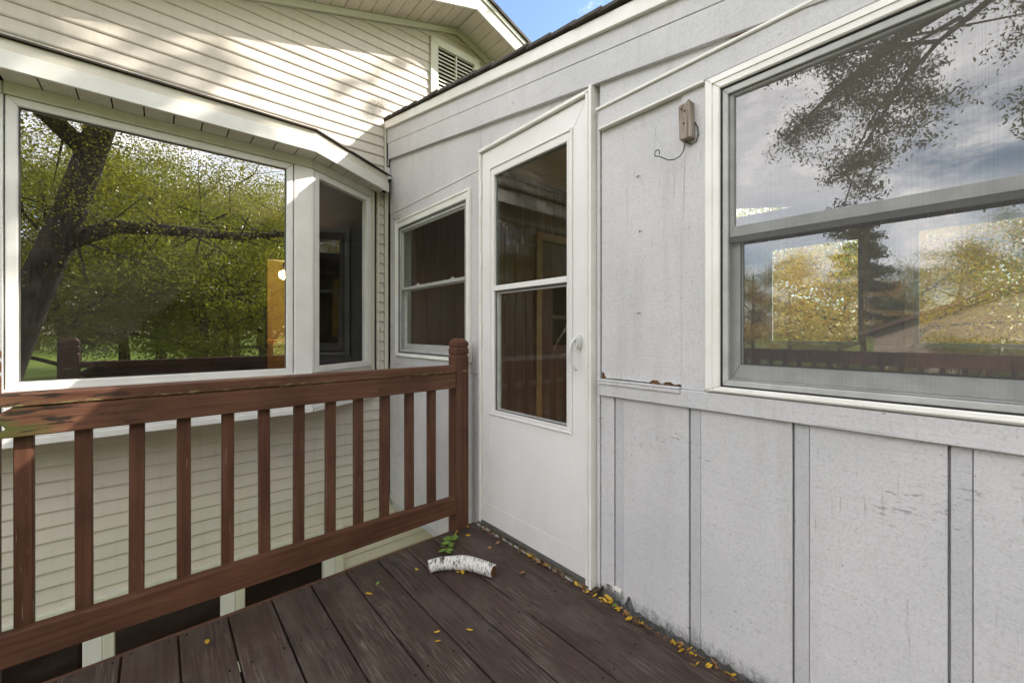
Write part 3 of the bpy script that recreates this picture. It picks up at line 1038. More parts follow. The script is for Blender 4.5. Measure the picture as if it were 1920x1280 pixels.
# lower zone: wide panels with recessed battens between them
gro = [(0.990, 0.950), (0.679, 0.641), (0.369, 0.330), (0.056, 0.019), (-0.255, -0.292), (-0.566, -0.603)]
edges = []
prev = 1.058
for hi_, lo_ in gro:
    edges.append((hi_ + 0.0015, prev))
    prev = lo_
edges.append((YE, prev))
for i, (a_, b_) in enumerate(edges):
    amp = 0.006
    bot = jag(a_ + 0.001, b_ - 0.001, 0.004, amp, 26)
    if i == 1:        # rot at the corner of the second panel
        nb = []
        for y_, z_ in bot:
            d_ = abs(y_ - 0.922)
            nb.append((y_, z_ + max(0, 0.058 - d_ * 2.6) if d_ < 0.024 else z_))
        bot = nb
    if i == 0:
        bot = [(y_, z_ + 0.028 + (0.02 if 1.0 < y_ < 1.03 else 0)) for y_, z_ in bot]
    poly = bot + [(b_ - 0.001, 0.834), (a_ + 0.001, 0.834)]
    MB().px(poly, WX, WX + 0.0195).build('siding_panel', 'grey_paint', sun_room, bevel=0.0012)
for hi_, lo_ in gro:
    bot = jag(lo_ + 0.0005, hi_ - 0.0025, 0.003, 0.006, 6)
    MB().px(bot + [(hi_ - 0.0025, 0.834), (lo_ + 0.0005, 0.834)], WX + 0.0025, WX + 0.0185).build('batten', 'grey_paint_worn', sun_room, bevel=0.001)
B(WX - 0.002, WX + 0.019, 1.062, 1.081, 0.02, 2.02).build('door_stop_strip', 'grey_paint', sun_room, bevel=0.002)
# white chip of exposed wood and dark rotted stuff at the wall foot by the door
tag(MB().box(WX - 0.006, WX + 0.004, 0.957, 0.990, 0.052, 0.064).build('broken_chip', 'casing_white', sun_room), 'pale broken chip of board at the wall foot')

# belt board and its ledge
kb = 1.392 / WX
B(1.392, 1.4095, YE, 1.057, 0.8355, 0.8965).build('belt_board', 'grey_paint_board', sun_room, bevel=0.0025)
B(1.384, 1.4095, 0.703, 1.056, 0.8975, 0.9035).build('belt_ledge', 'grey_paint_board', sun_room, bevel=0.002)
B(1.386, 1.3915, 0.703, 1.056, 0.882, 0.897).build('belt_ledge', 'grey_paint_board', sun_room, bevel=0.002)
# upper panel right of the door with a splintered foot
bot = []
for i in range(34):
    y_ = 0.7065 + (1.054 - 0.7065) * i / 33
    z_ = 0.9055 + random.uniform(0, 0.004)
    if 0.715 < y_ < 0.78:
        z_ += random.uniform(0.002, 0.011)
    if 0.80 < y_ < 0.83:
        z_ += 0.010
    if y_ > 1.036:
        z_ += 0.022
    bot.append((y_, z_))
MB().px(bot + [(1.054, 1.935), (0.7065, 1.935)], WX, WX + 0.0195).build('siding_panel', 'grey_paint', sun_room, bevel=0.001)
B(WX + 0.004, WX + 0.0185, 0.715, 0.83, 0.9045, 0.925).build('rotten_strip', 'rotten_wood', sun_room)
B(WX + 0.004, WX + 0.0185, 1.030, 1.053, 0.9045, 0.935).build('rotten_strip', 'rotten_wood', sun_room)
B(1.402, 1.4295, 0.6205, 0.7045, 0.897, 1.936).build('vertical_board', 'grey_paint', sun_room, bevel=0.002)
# head board and the two drip strips above the window
kh = 1.394
B(kh, 1.4295, -0.3, 1.060, 1.946, 2.021).build('head_board', 'grey_paint_board', sun_room, bevel=0.002)
B(1.385, 1.4295, WY1 + 0.002, 1.054, 1.9365, 1.9455).build('drip_strip', 'casing_white', sun_room, bevel=0.002)
B(1.385, 1.4295, 0.06, 1.070, 2.0215, 2.0335).build('drip_strip', 'casing_white', sun_room, bevel=0.003)
yq = [1.060, 0.35]
MB().px([(0.35, 2.034), (1.060, 2.034), (1.060, at_face(L_b3, WX)(1.06) + 0.01), (0.35, at_face(L_b3, WX)(0.35) + 0.01)], WX - 0.003, WX + 0.0195).build('siding_panel', 'grey_paint_board', sun_room)
# raking boards under the roof edge
tag(MB().px([(0.26, 2.038), (0.50, 2.041), (0.58, 2.062), (0.42, 2.048)], WX - 0.008, WX - 0.0035).build('rotten_strip', 'rotten_wood', sun_room), 'dark rotted sliver above the drip strip')
sloped(YE, YB, L_b3, lambda y: L_crack(y) - 0.0022, 1.388, 1.4295, 'rake_board', 'grey_paint_board', 0.0015, 0.0012)
sloped(YE, YB, L_crack, lambda y: L_flow(y) + 0.006, 1.386, 1.4295, 'rake_board', 'grey_paint_board', 0.0015, 0.0008)
f1 = sloped(2.62, YB - 0.005, L_flow, L_ftop, 1.366, 1.3855, 'rake_fascia', 'casing_white', 0.002)
sloped(YE, 2.618, L_flow, L_ftop, 1.367, 1.3855, 'rake_fascia', 'casing_white', 0.002)
# upper wall left of the door
hi_ = at_face(lambda y: L_b3(y) + 0.012, WX)
MB().px([(1.905, 2.036), (SY1 + 0.14, 2.036), (SY1 + 0.14, hi_(SY1 + 0.14)), (1.905, hi_(1.905))], WX, WX + 0.0195).build('siding_panel', 'grey_paint', sun_room)
MB().px([(DY0 + 0.005, DZ1 + 0.008), (1.904, DZ1 + 0.008), (1.904, hi_(1.904)), (DY0 + 0.005, hi_(DY0 + 0.005))], WX + 0.001, WX + 0.0195).build('siding_panel', 'grey_paint', sun_room)
B(1.400, 1.4295, 1.906, 3.072, 2.0295, 2.0355).build('drip_strip', 'casing_white', sun_room, bevel=0.002)
B(1.405, 1.4295, 1.986, 3.072, 1.9515, 2.029).build('head_board', 'grey_paint_board', sun_room, bevel=0.002)
B(1.403, 1.4295, 1.904, 1.983, 0.852, 2.029).build('vertical_board', 'grey_paint', sun_room, bevel=0.002)
B(1.406, 1.4295, 2.986, 3.11, 0.852, 2.029).build('vertical_board', 'grey_paint', sun_room, bevel=0.002)
B(1.404, 1.4295, 1.985, 2.984, 0.852, 0.9125).build('belt_board', 'grey_paint_board', sun_room, bevel=0.002)
for a_, b_ in ((1.904, 2.03), (2.034, 2.385), (2.389, 2.69), (2.694, 2.995), (2.999, 3.12)):
    B(WX - 0.002, WX + 0.0195, a_, b_, -0.238, 0.8505).build('siding_panel', 'grey_paint', sun_room, bevel=0.0015)
B(1.43, 4.7, YE + 0.02, YB, -0.30, -0.242).build('floor_frame', 'grey_paint_worn', sun_room)

# nails and staples left in the panel
for y_, z_ in ((0.885, 1.700), (0.876, 1.487), (0.883, 1.172)):
    MB().tube([(WX + 0.004, y_, z_), (WX - 0.010, y_ - 0.002, z_ - 0.001), (WX - 0.012, y_ - 0.010, z_ - 0.002), (WX + 0.002, y_ - 0.012, z_)], 0.0013, 5).build('staple', 'rust', sun_room)

# ---- big window
bw = MB().frame_x(1.388, 1.43, WY0, WY1, WZ0, WZ1, 0.050, 0.050, 0.020, 0.048).build('wide_window', 'casing_white', sun_room, bevel=0.004)
MB().frame_x(1.3935, 1.4295, WY0 + 0.0505, WY1 - 0.0505, WZ0 + 0.0205, WZ1 - 0.0485, 0.003, 0.003, 0.003, 0.003).build('gasket', 'black_gasket', bw)
MB().frame_x(1.3845, 1.388, WY0 + 0.02, WY1 - 0.02, WZ0 + 0.006, WZ1 - 0.018, 0.006, 0.006, 0.004, 0.006).build('casing_bead', 'casing_white', bw)
st = MB().frame_x(1.398, 1.4295, WY0 + 0.0538, WY1 - 0.0538, WZ0 + 0.0238, WZ1 - 0.0518, 0.018, 0.018, 0.018, 0.022).build('storm_frame', 'storm_aluminium', bw, bevel=0.002)
# upper sash stands in front of the lower
ya, yb = WY0 + 0.0722, WY1 - 0.0722
MB().frame_x(1.408, 1.4290, ya, yb, 1.405, WZ1 - 0.0742, 0.014, 0.014, 0.034, 0.008).build('upper_sash', 'storm_aluminium', bw, bevel=0.002)
B(1.4105, 1.4295, ya, yb, 1.388, 1.4045).build('sash_shadow_strip', 'rubber_seal', bw)
MB().add([(1.4185, ya + 0.012, 1.435), (1.4185, yb - 0.012, 1.435), (1.4185, yb - 0.012, WZ1 - 0.08), (1.4185, ya + 0.012, WZ1 - 0.08)], [(0, 1, 2, 3)]).build('pane', 'big_glass', bw)
MB().frame_x(1.432, 1.455, ya - 0.005, yb + 0.005, 0.945, 1.43, 0.032, 0.032, 0.050, 0.03).build('lower_sash', 'storm_aluminium', bw, bevel=0.003)
MB().frame_x(1.4305, 1.4318, ya + 0.026, yb - 0.026, 0.994, 1.402, 0.003, 0.003, 0.003, 0.003).build('glazing_seal', 'black_gasket', bw)
MB().add([(1.4425, ya + 0.02, 0.985), (1.4425, yb - 0.02, 0.985), (1.4425, yb - 0.02, 1.405), (1.4425, ya + 0.02, 1.405)], [(0, 1, 2, 3)]).build('pane', 'big_glass', bw)
MB().px([(ya, 0.9422), (yb, 0.9422), (yb, 0.947), (ya, 0.947)], 1.412, 1.4315).build('sill_ledge', 'storm_aluminium', bw, bevel=0.001)
MB().add([(1.404, ya + 0.001, 0.9425), (1.404, yb - 0.001, 0.9425), (1.404, yb - 0.001, WZ1 - 0.075), (1.404, ya + 0.001, WZ1 - 0.075)], [(0, 1, 2, 3)]).build('insect_screen', 'insect_screen', bw)

# ---- small window left of the door
sw = MB().frame_x(1.390, 1.4295, SY0, SY1, SZ0, SZ1, 0.046, 0.040, 0.024, 0.060).build('small_window', 'casing_white', sun_room, bevel=0.003)
MB().frame_x(1.384, 1.3898, SY0 + 0.002, SY1 - 0.002, SZ0 + 0.002, SZ1 - 0.002, 0.014, 0.012, 0.008, 0.016).build('casing_bead', 'casing_white', sw, bevel=0.002)
MB().frame_x(1.396, 1.4292, SY0 + 0.0465, SY1 - 0.0405, SZ0 + 0.0245, SZ1 - 0.0605, 0.010, 0.010, 0.010, 0.010).build('gasket', 'rubber_seal', sw)
MB().frame_x(1.401, 1.4290, SY0 + 0.057, SY1 - 0.051, SZ0 + 0.035, SZ1 - 0.071, 0.016, 0.016, 0.020, 0.018).build('storm_frame', 'storm_aluminium', sw, bevel=0.002)
ya, yb = SY0 + 0.0735, SY1 - 0.0675
MB().frame_x(1.410, 1.4285, ya, yb, 1.412, SZ1 - 0.0895, 0.010, 0.010, 0.022, 0.010).build('upper_sash', 'white_vinyl', sw, bevel=0.002)
MB().add([(1.4195, ya + 0.008, 1.43), (1.4195, yb - 0.008, 1.43), (1.4195, yb - 0.008, SZ1 - 0.095), (1.4195, ya + 0.008, SZ1 - 0.095)], [(0, 1, 2, 3)]).build('pane', 'small_glass', sw)
MB().frame_x(1.4305, 1.448, ya - 0.004, yb + 0.004, 0.962, 1.425, 0.030, 0.030, 0.046, 0.02).build('lower_sash', 'white_vinyl', sw, bevel=0.002)
MB().add([(1.4395, ya + 0.02, 1.0), (1.4395, yb - 0.02, 1.0), (1.4395, yb - 0.02, 1.41), (1.4395, ya + 0.02, 1.41)], [(0, 1, 2, 3)]).build('pane', 'small_glass', sw)
for y_ in (2.24, 2.70):
    MB().box(1.426, 1.441, y_ - 0.022, y_ + 0.022, 1.4355, 1.444).box(1.428, 1.438, y_ - 0.006, y_ + 0.006, 1.4445, 1.454).build('sash_lock', 'casing_white', sw, bevel=0.001)
MB().add([(1.4055, ya, 0.970), (1.4055, yb, 0.970), (1.4055, yb, SZ1 - 0.091), (1.4055, ya, SZ1 - 0.091)], [(0, 1, 2, 3)]).build('insect_screen', 'dark_screen', sw)

# ---- storm door
door = MB().frame_x(1.396, 1.4285, 1.120, 1.872, 0.034, 2.108, 0.105, 0.105, 0.628, 0.145).build('storm_door', 'white_paint', sun_room, bevel=0.002)
# jambs and head that carry the door belong to the frame
jm = MB().box(1.380, 1.4295, 1.104, 1.1185, 0.02, 2.115).build('door_jamb', 'casing_white', sun_room, bevel=0.002)
B(1.392, 1.4295, 1.098, 1.1035, 0.02, 2.112).build('door_jamb', 'storm_aluminium', sun_room)
B(1.374, 1.4295, 1.083, 1.0975, 0.014, 2.137).build('door_jamb', 'casing_white', sun_room, bevel=0.002)
B(1.384, 1.4295, 1.8745, 1.886, 0.02, 2.115).build('door_jamb', 'casing_white', sun_room, bevel=0.002)
B(1.390, 1.4295, 1.8865, 1.8995, 0.0, 2.125).build('door_jamb', 'casing_white', sun_room, bevel=0.002)
MB().px([(1.1185, 2.1105), (1.886, 2.1105), (1.886, 2.1235), (1.1185, 2.1235)], 1.378, 1.4295).build('door_head', 'casing_white', sun_room, bevel=0.004)
MB().px([(1.100, 2.1245), (1.8995, 2.1245), (1.8995, 2.1365), (1.100, 2.1365)], 1.388, 1.4295).build('door_head', 'casing_white', sun_room, bevel=0.002)
# glazing frame: a raised moulding with a reeded inner step
MB().frame_x(1.3880, 1.3958, 1.199, 1.803, 0.642, 2.008, 0.014, 0.014, 0.012, 0.014).build('glass_moulding', 'white_paint', door, bevel=0.003)
MB().frame_x(1.3915, 1.4280, 1.2255, 1.7665, 0.6625, 1.9625, 0.008, 0.008, 0.008, 0.008).build('glass_moulding', 'white_paint', door, bevel=0.002)
MB().frame_x(1.3935, 1.3958, 1.2135, 1.7885, 0.6545, 1.9935, 0.0115, 0.0215, 0.0075, 0.0305).build('glass_moulding', 'white_paint', door, bevel=0.001)
B(1.3905, 1.4270, 1.2338, 1.7582, 1.322, 1.350).build('glazing_bar', 'white_paint', door, bevel=0.002)
MB().frame_x(1.402, 1.4265, 1.2340, 1.7580, 0.671, 1.3215, 0.006, 0.012, 0.004, 0.010).build('insert_frame', 'rubber_seal', door)
MB().frame_x(1.404, 1.4260, 1.2403, 1.7457, 0.6755, 1.3112, 0.005, 0.008, 0.004, 0.005).build('insert_frame', 'storm_aluminium', door, bevel=0.001)
MB().add([(1.406, 1.234, 1.345), (1.406, 1.758, 1.345), (1.406, 1.758, 1.955), (1.406, 1.234, 1.955)], [(0, 1, 2, 3)]).build('pane', 'door_glass', door)
MB().frame_x(1.4062, 1.4265, 1.2340, 1.7580, 1.3505, 1.9540, 0.002, 0.009, 0.002, 0.003).build('glazing_seal', 'rubber_seal', door)
MB().add([(1.415, 1.242, 0.677), (1.415, 1.742, 0.677), (1.415, 1.742, 1.308), (1.415, 1.242, 1.308)], [(0, 1, 2, 3)]).build('pane', 'small_glass', door)
B(1.3945, 1.3958, 1.1225, 1.8705, 0.036, 0.142).build('kick_plate', 'white_paint', door, bevel=0.001)
B(1.385, 1.3955, 1.1225, 1.8705, 0.022, 0.0335).build('door_sweep', 'rubber_seal', door)
for z_ in (0.28, 0.66, 1.06, 1.46, 1.86):
    MB().tube([(1.389, 1.8735, z_), (1.389, 1.8735, z_ + 0.09)], 0.0042, 8).build('hinge', 'casing_white', door, smooth=False)
# lever handle: oval escutcheon and a drooping grip
hd = MB()
yc, zc = 1.157, 1.055
ring = []
for k in range(18):
    a_ = 2 * math.pi * k / 18
    ring.append((yc + 0.013 * math.cos(a_), zc + 0.034 * math.sin(a_)))
hd.px(ring, 1.3775, 1.3958)
ring2 = [(yc + (y_ - yc) * 0.72, zc + (z_ - zc) * 0.72) for y_, z_ in ring]
hd.px(ring2, 1.366, 1.3772)
handle = hd.build('handle', 'handle_white', door, bevel=0.003, seg=2)
MB().tube([(1.372, yc, zc + 0.018), (1.360, yc + 0.004, zc + 0.012), (1.349, yc + 0.012, zc - 0.006), (1.343, yc + 0.015, zc - 0.036),
           (1.343, yc + 0.014, zc - 0.066), (1.349, yc + 0.008, zc - 0.094), (1.357, yc, zc - 0.112), (1.3635, yc - 0.005, zc - 0.123)],
          [0.006, 0.0068, 0.007, 0.0068, 0.0065, 0.0062, 0.0058, 0.004], 10).build('lever', 'handle_white', handle, smooth=True)
B(1.386, 1.4295, 1.072, 1.902, -0.0015, 0.0125).build('threshold', 'old_sill', sun_room, bevel=0.003)
B(1.378, 1.4295, 1.06, 1.90, 0.0126, 0.0205).build('threshold', 'old_sill', sun_room, bevel=0.003)
# flaking paint along the foot of the threshold
mb = MB()
yy = 1.10
while yy < 1.89:
    wdt = random.uniform(0.012, 0.045)
    mb.px([(yy, -0.001), (yy + wdt, -0.001), (yy + wdt * 0.9, random.uniform(0.006, 0.012)), (yy + wdt * 0.15, random.uniform(0.005, 0.013))], 1.380 + random.uniform(-0.003, 0.002), 1.3858)
    yy += wdt + random.uniform(0.004, 0.03)
fp = mb.build('flaking_paint', 'storm_aluminium', sun_room)
fp['kind'] = 'stuff'

# ---- sunroom roof: courses of shingles seen on edge along the rake
rz = at_face(lambda y: L_ftop(y) + 0.004, 1.366)
yy = YE - 0.06
k = 0
while yy < YB - 0.02:
    y2 = min(yy + 0.165, YB - 0.012)
    o = 0.008 + 0.004 * (k % 2)
    vs = [(1.352 - 0.003 * (k % 3), yy, rz(yy) + o), (4.85, yy, rz(yy) + o), (4.85, y2, rz(y2) + 0.001), (1.352 - 0.003 * (k % 3), y2, rz(y2) + 0.001)]
    vs += [(a_, b_, c_ + 0.013) for a_, b_, c_ in vs]
    MB().add(vs, [(0, 3, 2, 1), (4, 5, 6, 7), (0, 1, 5, 4), (1, 2, 6, 5), (2, 3, 7, 6), (3, 0, 4, 7)]).build('shingle_course', 'shingle', sun_room)
    yy += 0.142
    k += 1
MB().add([(1.3875, YE - 0.03, L_ftop(YE) - 0.07), (4.8, YE - 0.03, L_ftop(YE) - 0.07), (4.8, YB - 0.01, L_ftop(YB) - 0.07), (1.3875, YB - 0.01, L_ftop(YB) - 0.07),
          (1.3875, YE - 0.03, L_ftop(YE) - 0.012), (4.8, YE - 0.03, L_ftop(YE) - 0.012), (4.8, YB - 0.01, L_ftop(YB) - 0.012), (1.3875, YB - 0.01, L_ftop(YB) - 0.012)],
         [(0, 3, 2, 1), (4, 5, 6, 7), (0, 1, 5, 4), (1, 2, 6, 5), (2, 3, 7, 6), (3, 0, 4, 7)]).build('roof_deck', 'dark_gap', sun_room)

# ---- sunroom interior
IX0, IX1, IY0, IY1 = 1.52, 4.6, YE + 0.1, HY - 0.12
B(1.431, 4.72, YE + 0.02, YB - 0.005, -0.02, -0.0025).build('room_floor', 'interior_ceiling', sun_room)
MB().add([(1.52, IY0, L_ftop(IY0) - 0.14), (4.7, IY0, L_ftop(IY0) - 0.14), (4.7, IY1, L_ftop(IY1) - 0.14), (1.52, IY1, L_ftop(IY1) - 0.14),
          (1.52, IY0, L_ftop(IY0) - 0.12), (4.7, IY0, L_ftop(IY0) - 0.12), (4.7, IY1, L_ftop(IY1) - 0.12), (1.52, IY1, L_ftop(IY1) - 0.12)],
         [(0, 3, 2, 1), (4, 5, 6, 7), (0, 1, 5, 4), (1, 2, 6, 5), (2, 3, 7, 6), (3, 0, 4, 7)]).build('room_ceiling', 'interior_ceiling', sun_room)
# back wall planks (against the house)
x = 1.56
while x < 4.55:
    if not (3.02 < x + 0.07 < 3.98):
        B(x, x + 0.1375, IY1, IY1 + 0.02, 0.0, 2.62).build('wall_plank', 'wood_panelling', sun_room, bevel=0.002)
    else:
        B(x, x + 0.134, IY1, IY1 + 0.02, 2.08, 2.62).build('wall_plank', 'wood_panelling', sun_room, bevel=0.004)
    x += 0.14
B(1.53, 4.6, IY1 + 0.021, IY1 + 0.04, 0, 2.62).build('room_wall', 'interior_dark', sun_room)
# inner door to the house: pale casing, brown leaf, glazed top
B(2.945, 3.02, IY1 - 0.03, IY1 - 0.0005, 0, 2.13).build('door_casing', 'trim_wood', sun_room, bevel=0.004)
B(3.98, 4.06, IY1 - 0.03, IY1 - 0.0005, 0, 2.13).build('door_casing', 'trim_wood', sun_room, bevel=0.004)
B(3.021, 3.979, IY1 - 0.03, IY1 - 0.0005, 2.05, 2.13).build('door_casing', 'trim_wood', sun_room, bevel=0.004)
idr = MB()
for a_, b_, z0, z1 in ((3.025, 3.2, 0, 2.04), (3.80, 3.975, 0, 2.04), (3.2005, 3.7995, 0, 0.95), (3.2005, 3.7995, 1.62, 2.04), (3.2005, 3.7995, 1.24, 1.28)):
    idr.box(a_, b_, IY1 - 0.005, IY1 + 0.02, z0, z1)
idr = idr.build('inner_door', 'wood_panelling', sun_room)
MB().add([(3.2, IY1 + 0.012, 0.95), (3.8, IY1 + 0.012, 0.95), (3.8, IY1 + 0.012, 1.62), (3.2, IY1 + 0.012, 1.62)], [(0, 1, 2, 3)]).build('pane', 'big_glass', idr)
# far wall: planks below and above the row of windows, pale posts between
wins = [(-0.62, 0.38), (0.70, 1.42), (2.28, 2.86)]
y = IY0
while y < IY1 - 0.05:
    B(IX1, IX1 + 0.02, y, y + 0.134, 0.0, 0.98).build('wall_plank', 'wood_panelling', sun_room, bevel=0.004)
    B(IX1, IX1 + 0.02, y, y + 0.134, 1.94, 2.2).build('wall_plank', 'wood_panelling', sun_room, bevel=0.004)
    y += 0.14
prev = IY0
for a_, b_ in wins + [(IY1, IY1)]:
    B(IX1, IX1 + 0.08, prev, a_, 0.981, 1.939).build('wall_post', 'wood_panelling', sun_room)
    prev = b_
B(IX1 + 0.021, IX1 + 0.09, IY0, IY1, -0.24, 0.975).build('wall', 'grey_paint_worn', sun_room)
B(IX1 + 0.021, IX1 + 0.09, IY0, IY1, 1.945, 2.3).build('wall', 'grey_paint_worn', sun_room)
for a_, b_ in wins:
    mw = MB().frame_x(IX1 - 0.012, IX1 - 0.0005, a_ - 0.05, b_ + 0.05, 0.93, 1.99, 0.05, 0.05, 0.05, 0.05).build('inner_window', 'trim_wood', sun_room, bevel=0.003)
    MB().frame_x(IX1 + 0.03, IX1 + 0.05, a_, b_, 0.981, 1.939, 0.03, 0.03, 0.03, 0.03).build('sash', 'storm_aluminium', mw)
    MB().add([(IX1 + 0.04, a_ + 0.02, 1.0), (IX1 + 0.04, b_ - 0.02, 1.0), (IX1 + 0.04, b_ - 0.02, 1.92), (IX1 + 0.04, a_ + 0.02, 1.92)], [(0, 1, 2, 3)]).build('pane', 'small_glass', mw)
for a_, b_, z0, z1 in ((1.52, 4.6, -0.24, 0.75), (1.52, 4.6, 1.85, 2.02), (1.52, 1.75, 0.7505, 1.8495), (3.02, 3.14, 0.7505, 1.8495), (4.42, 4.6, 0.7505, 1.8495)):
    B(a_, b_, YE + 0.03, YE + 0.09, z0, z1).build('end_wall', 'grey_paint_worn', sun_room)
for a_, b_ in ((1.75, 3.02), (3.14, 4.42)):  # unseen windows added in the end wall to brighten the room
    ew = MB()
    for x0, x1, z0, z1 in ((a_, a_ + 0.04, 0.751, 1.849), (b_ - 0.04, b_, 0.751, 1.849), (a_ + 0.0405, b_ - 0.0405, 0.751, 0.79), (a_ + 0.0405, b_ - 0.0405, 1.81, 1.849)):
        ew.box(x0, x1, YE + 0.035, YE + 0.085, z0, z1)
    ew = ew.build('added_end_window', 'white_vinyl', sun_room)
    MB().add([(a_ + 0.03, YE + 0.06, 0.78), (b_ - 0.03, YE + 0.06, 0.78), (b_ - 0.03, YE + 0.06, 1.82), (a_ + 0.03, YE + 0.06, 1.82)], [(0, 1, 2, 3)]).build('pane', 'small_glass', ew)
for px_, py_ in ((1.6, YE + 0.1), (4.5, YE + 0.1), (4.5, 2.9)):
    B(px_ - 0.07, px_ + 0.07, py_ - 0.07, py_ + 0.07, -2.5, -0.302).build('support_post', 'old_sill', sun_room)

# ------------------------------------------------------------------ deck
deck = thing('deck', (0, 0, 0), 'worn dark brown deck of narrow boards in front of the sunroom', 'deck')
x = 1.3945
k = 0
while x > -2.3:
    wb = 0.1425 if k else 0.148
    jit = [random.uniform(-0.0008, 0.0008) for _ in range(4)]
    y1b = 1.926 + random.uniform(-0.004, 0.002)
    mb = MB().box(x - wb, x, -3.2, y1b, -0.026 + jit[0], 0.0 + jit[0])
    mb.build('deck_board', 'deck_stain', deck, bevel=0.0035, seg=2)
    x -= 0.149
    k += 1
B(-2.35, 1.3945, 1.9285, 1.947, -0.20, -0.004).build('rim_joist', 'railing_stain_x', deck, bevel=0.003)
y = 1.6
while y > -3.2:
    B(-2.3, 1.39, y - 0.02, y + 0.02, -0.20, -0.0285).build('joist', 'dark_gap', deck)
    y -= 0.4
for px_, py_ in ((-2.2, 1.85), (-0.4, 1.85), (-2.2, -3.0), (1.2, -3.0)):
    B(px_ - 0.05, px_ + 0.05, py_ - 0.05, py_ + 0.05, -2.5, -0.202).build('support_post', 'railing_stain_z', deck)


mb = MB()
rs = random.Random(4)
x = 1.3945
while x > -1.2:
    for yy in (1.905, 1.6, 1.2, 0.8):
        for q in (0.022, 0.118):
            cx_, cy_ = x - q + rs.uniform(-0.006, 0.006), yy + rs.uniform(-0.008, 0.008)
            mb.hexa([(cx_ + 0.0030 * math.cos(a_), cy_ + 0.0030 * math.sin(a_)) for a_ in np.linspace(0, 2 * math.pi, 9)[:-1]], -0.002, 0.0012)
    x -= 0.149
tag(mb.build('deck_screws', 'dark_gap', deck), kind='stuff')


# ------------------------------------------------------------------ railings
def post_mb(x0, x1, y0, y1, zb, zt):
    """square newel with two sawn grooves and a chamfered top"""
    cx_, cy_ = (x0 + x1) / 2, (y0 + y1) / 2
    hw, hd = (x1 - x0) / 2, (y1 - y0) / 2
    prof = [(zb, 1), (0.962, 1), (0.965, 0.88), (0.971, 0.88), (0.974, 1), (1.006, 1), (1.009, 0.88), (1.015, 0.88), (1.018, 1), (1.040, 1), (1.062, 0.56)]
    mb = MB()
    vs, fs = [], []
    for z, s_ in prof:
        vs += [(cx_ - hw * s_, cy_ - hd * s_, z), (cx_ + hw * s_, cy_ - hd * s_, z), (cx_ + hw * s_, cy_ + hd * s_, z), (cx_ - hw * s_, cy_ + hd * s_, z)]
    for i in range(len(prof) - 1):
        for k in range(4):
            fs.append((i * 4 + k, i * 4 + (k + 1) % 4, i * 4 + 4 + (k + 1) % 4, i * 4 + 4 + k))
    fs.append((3, 2, 1, 0))
    q = (len(prof) - 1) * 4
    fs.append((q, q + 1, q + 2, q + 3))
    return mb.add(vs, fs)


rail = thing('railing', (0.45, 1.95, 0), 'red brown wooden deck railing with square balusters in front of the bay window', 'railing', 'railings round the deck')
post_mb(1.254, 1.337, 1.920, 2.004, -0.30, 1.06).build('post', 'railing_stain_z', rail, bevel=0.003)
tag(post_mb(-0.450, -0.3665, 1.922, 2.006, -0.30, 1.06).build('post', 'railing_stain_z', rail, bevel=0.003), 'end post with two sawn grooves')
# cap rail, flat; its end by the post
MB().box(-0.3645, 1.2525, 1.9165, 2.000, 0.873, 0.911).build('cap_rail', 'railing_stain_x', rail, bevel=0.004, seg=2)
# sub rail: its left end is rotted away
poly = [(-0.3485, 0.806), (-0.338, 0.803), (-0.334, 0.795), (-0.341, 0.790), (-0.3485, 0.789)]
poly = [(-0.365, 0.779), (1.2525, 0.787), (1.2525, 0.8715), (-0.335, 0.8695), (-0.352, 0.858), (-0.365, 0.846), (-0.365, 0.823), (-0.350, 0.818), (-0.345, 0.806), (-0.356, 0.799), (-0.365, 0.796)]
MB().py(poly, 1.9225, 1.958).build('sub_rail', 'railing_stain_x', rail, bevel=0.0025)
MB().py([(-0.365, 0.092), (0.45, 0.082), (1.2525, 0.091), (1.2525, 0.183), (0.45, 0.188), (-0.365, 0.189)], 1.920, 1.957).build('bottom_rail', 'railing_stain_x', rail, bevel=0.004, seg=2)
proto = None
for xr in (-0.295, -0.164, -0.036, 0.096, 0.231, 0.36, 0.489, 0.622, 0.752, 0.881, 1.019, 1.15):
    if proto is None:
        pm = B(-0.0205, 0.0205, -0.0185, 0.0185, 0.10, 0.865).mesh('baluster', 'railing_stain_z', (0, 0, 0), 0.003)
        proto = bpy.data.objects.new('baluster', pm)
        COL.objects.link(proto)
        proto.parent = rail
        o = proto
    else:
        o = copy_part(proto, rail, (0, 0, 0))
    o.location = (xr - 0.0205 - 0.45, 1.9775 - 1.95, 0)
    o.rotation_euler = (0, random.uniform(-0.004, 0.004), random.uniform(-0.03, 0.03))

rail2 = thing('railing', (-2.2, -0.6, 0), 'red brown side railing along the open left edge of the deck mirrored in the window', 'railing', 'railings round the deck')
for yp in (1.922, -0.60, -3.1):
    post_mb(-2.29, -2.206, yp, yp + 0.084, -0.30, 1.06).build('post', 'railing_stain_z', rail2, bevel=0.003)
for ya, yb in ((-0.515, 1.921), (-3.015, -0.601)):
    B(-2.29, -2.206, ya, yb, 0.873, 0.911).build('cap_rail', 'railing_stain_y', rail2, bevel=0.004)
    B(-2.245, -2.207, ya, yb, 0.783, 0.8715).build('sub_rail', 'railing_stain_y', rail2, bevel=0.003)
    B(-2.245, -2.207, ya, yb, 0.09, 0.186).build('bottom_rail', 'railing_stain_y', rail2, bevel=0.003)
    y = ya + 0.1
    while y < yb - 0.05:
        o = copy_part(proto, rail2, (-2.266 + 2.2, y + 0.6, 0))
        y += 0.1315

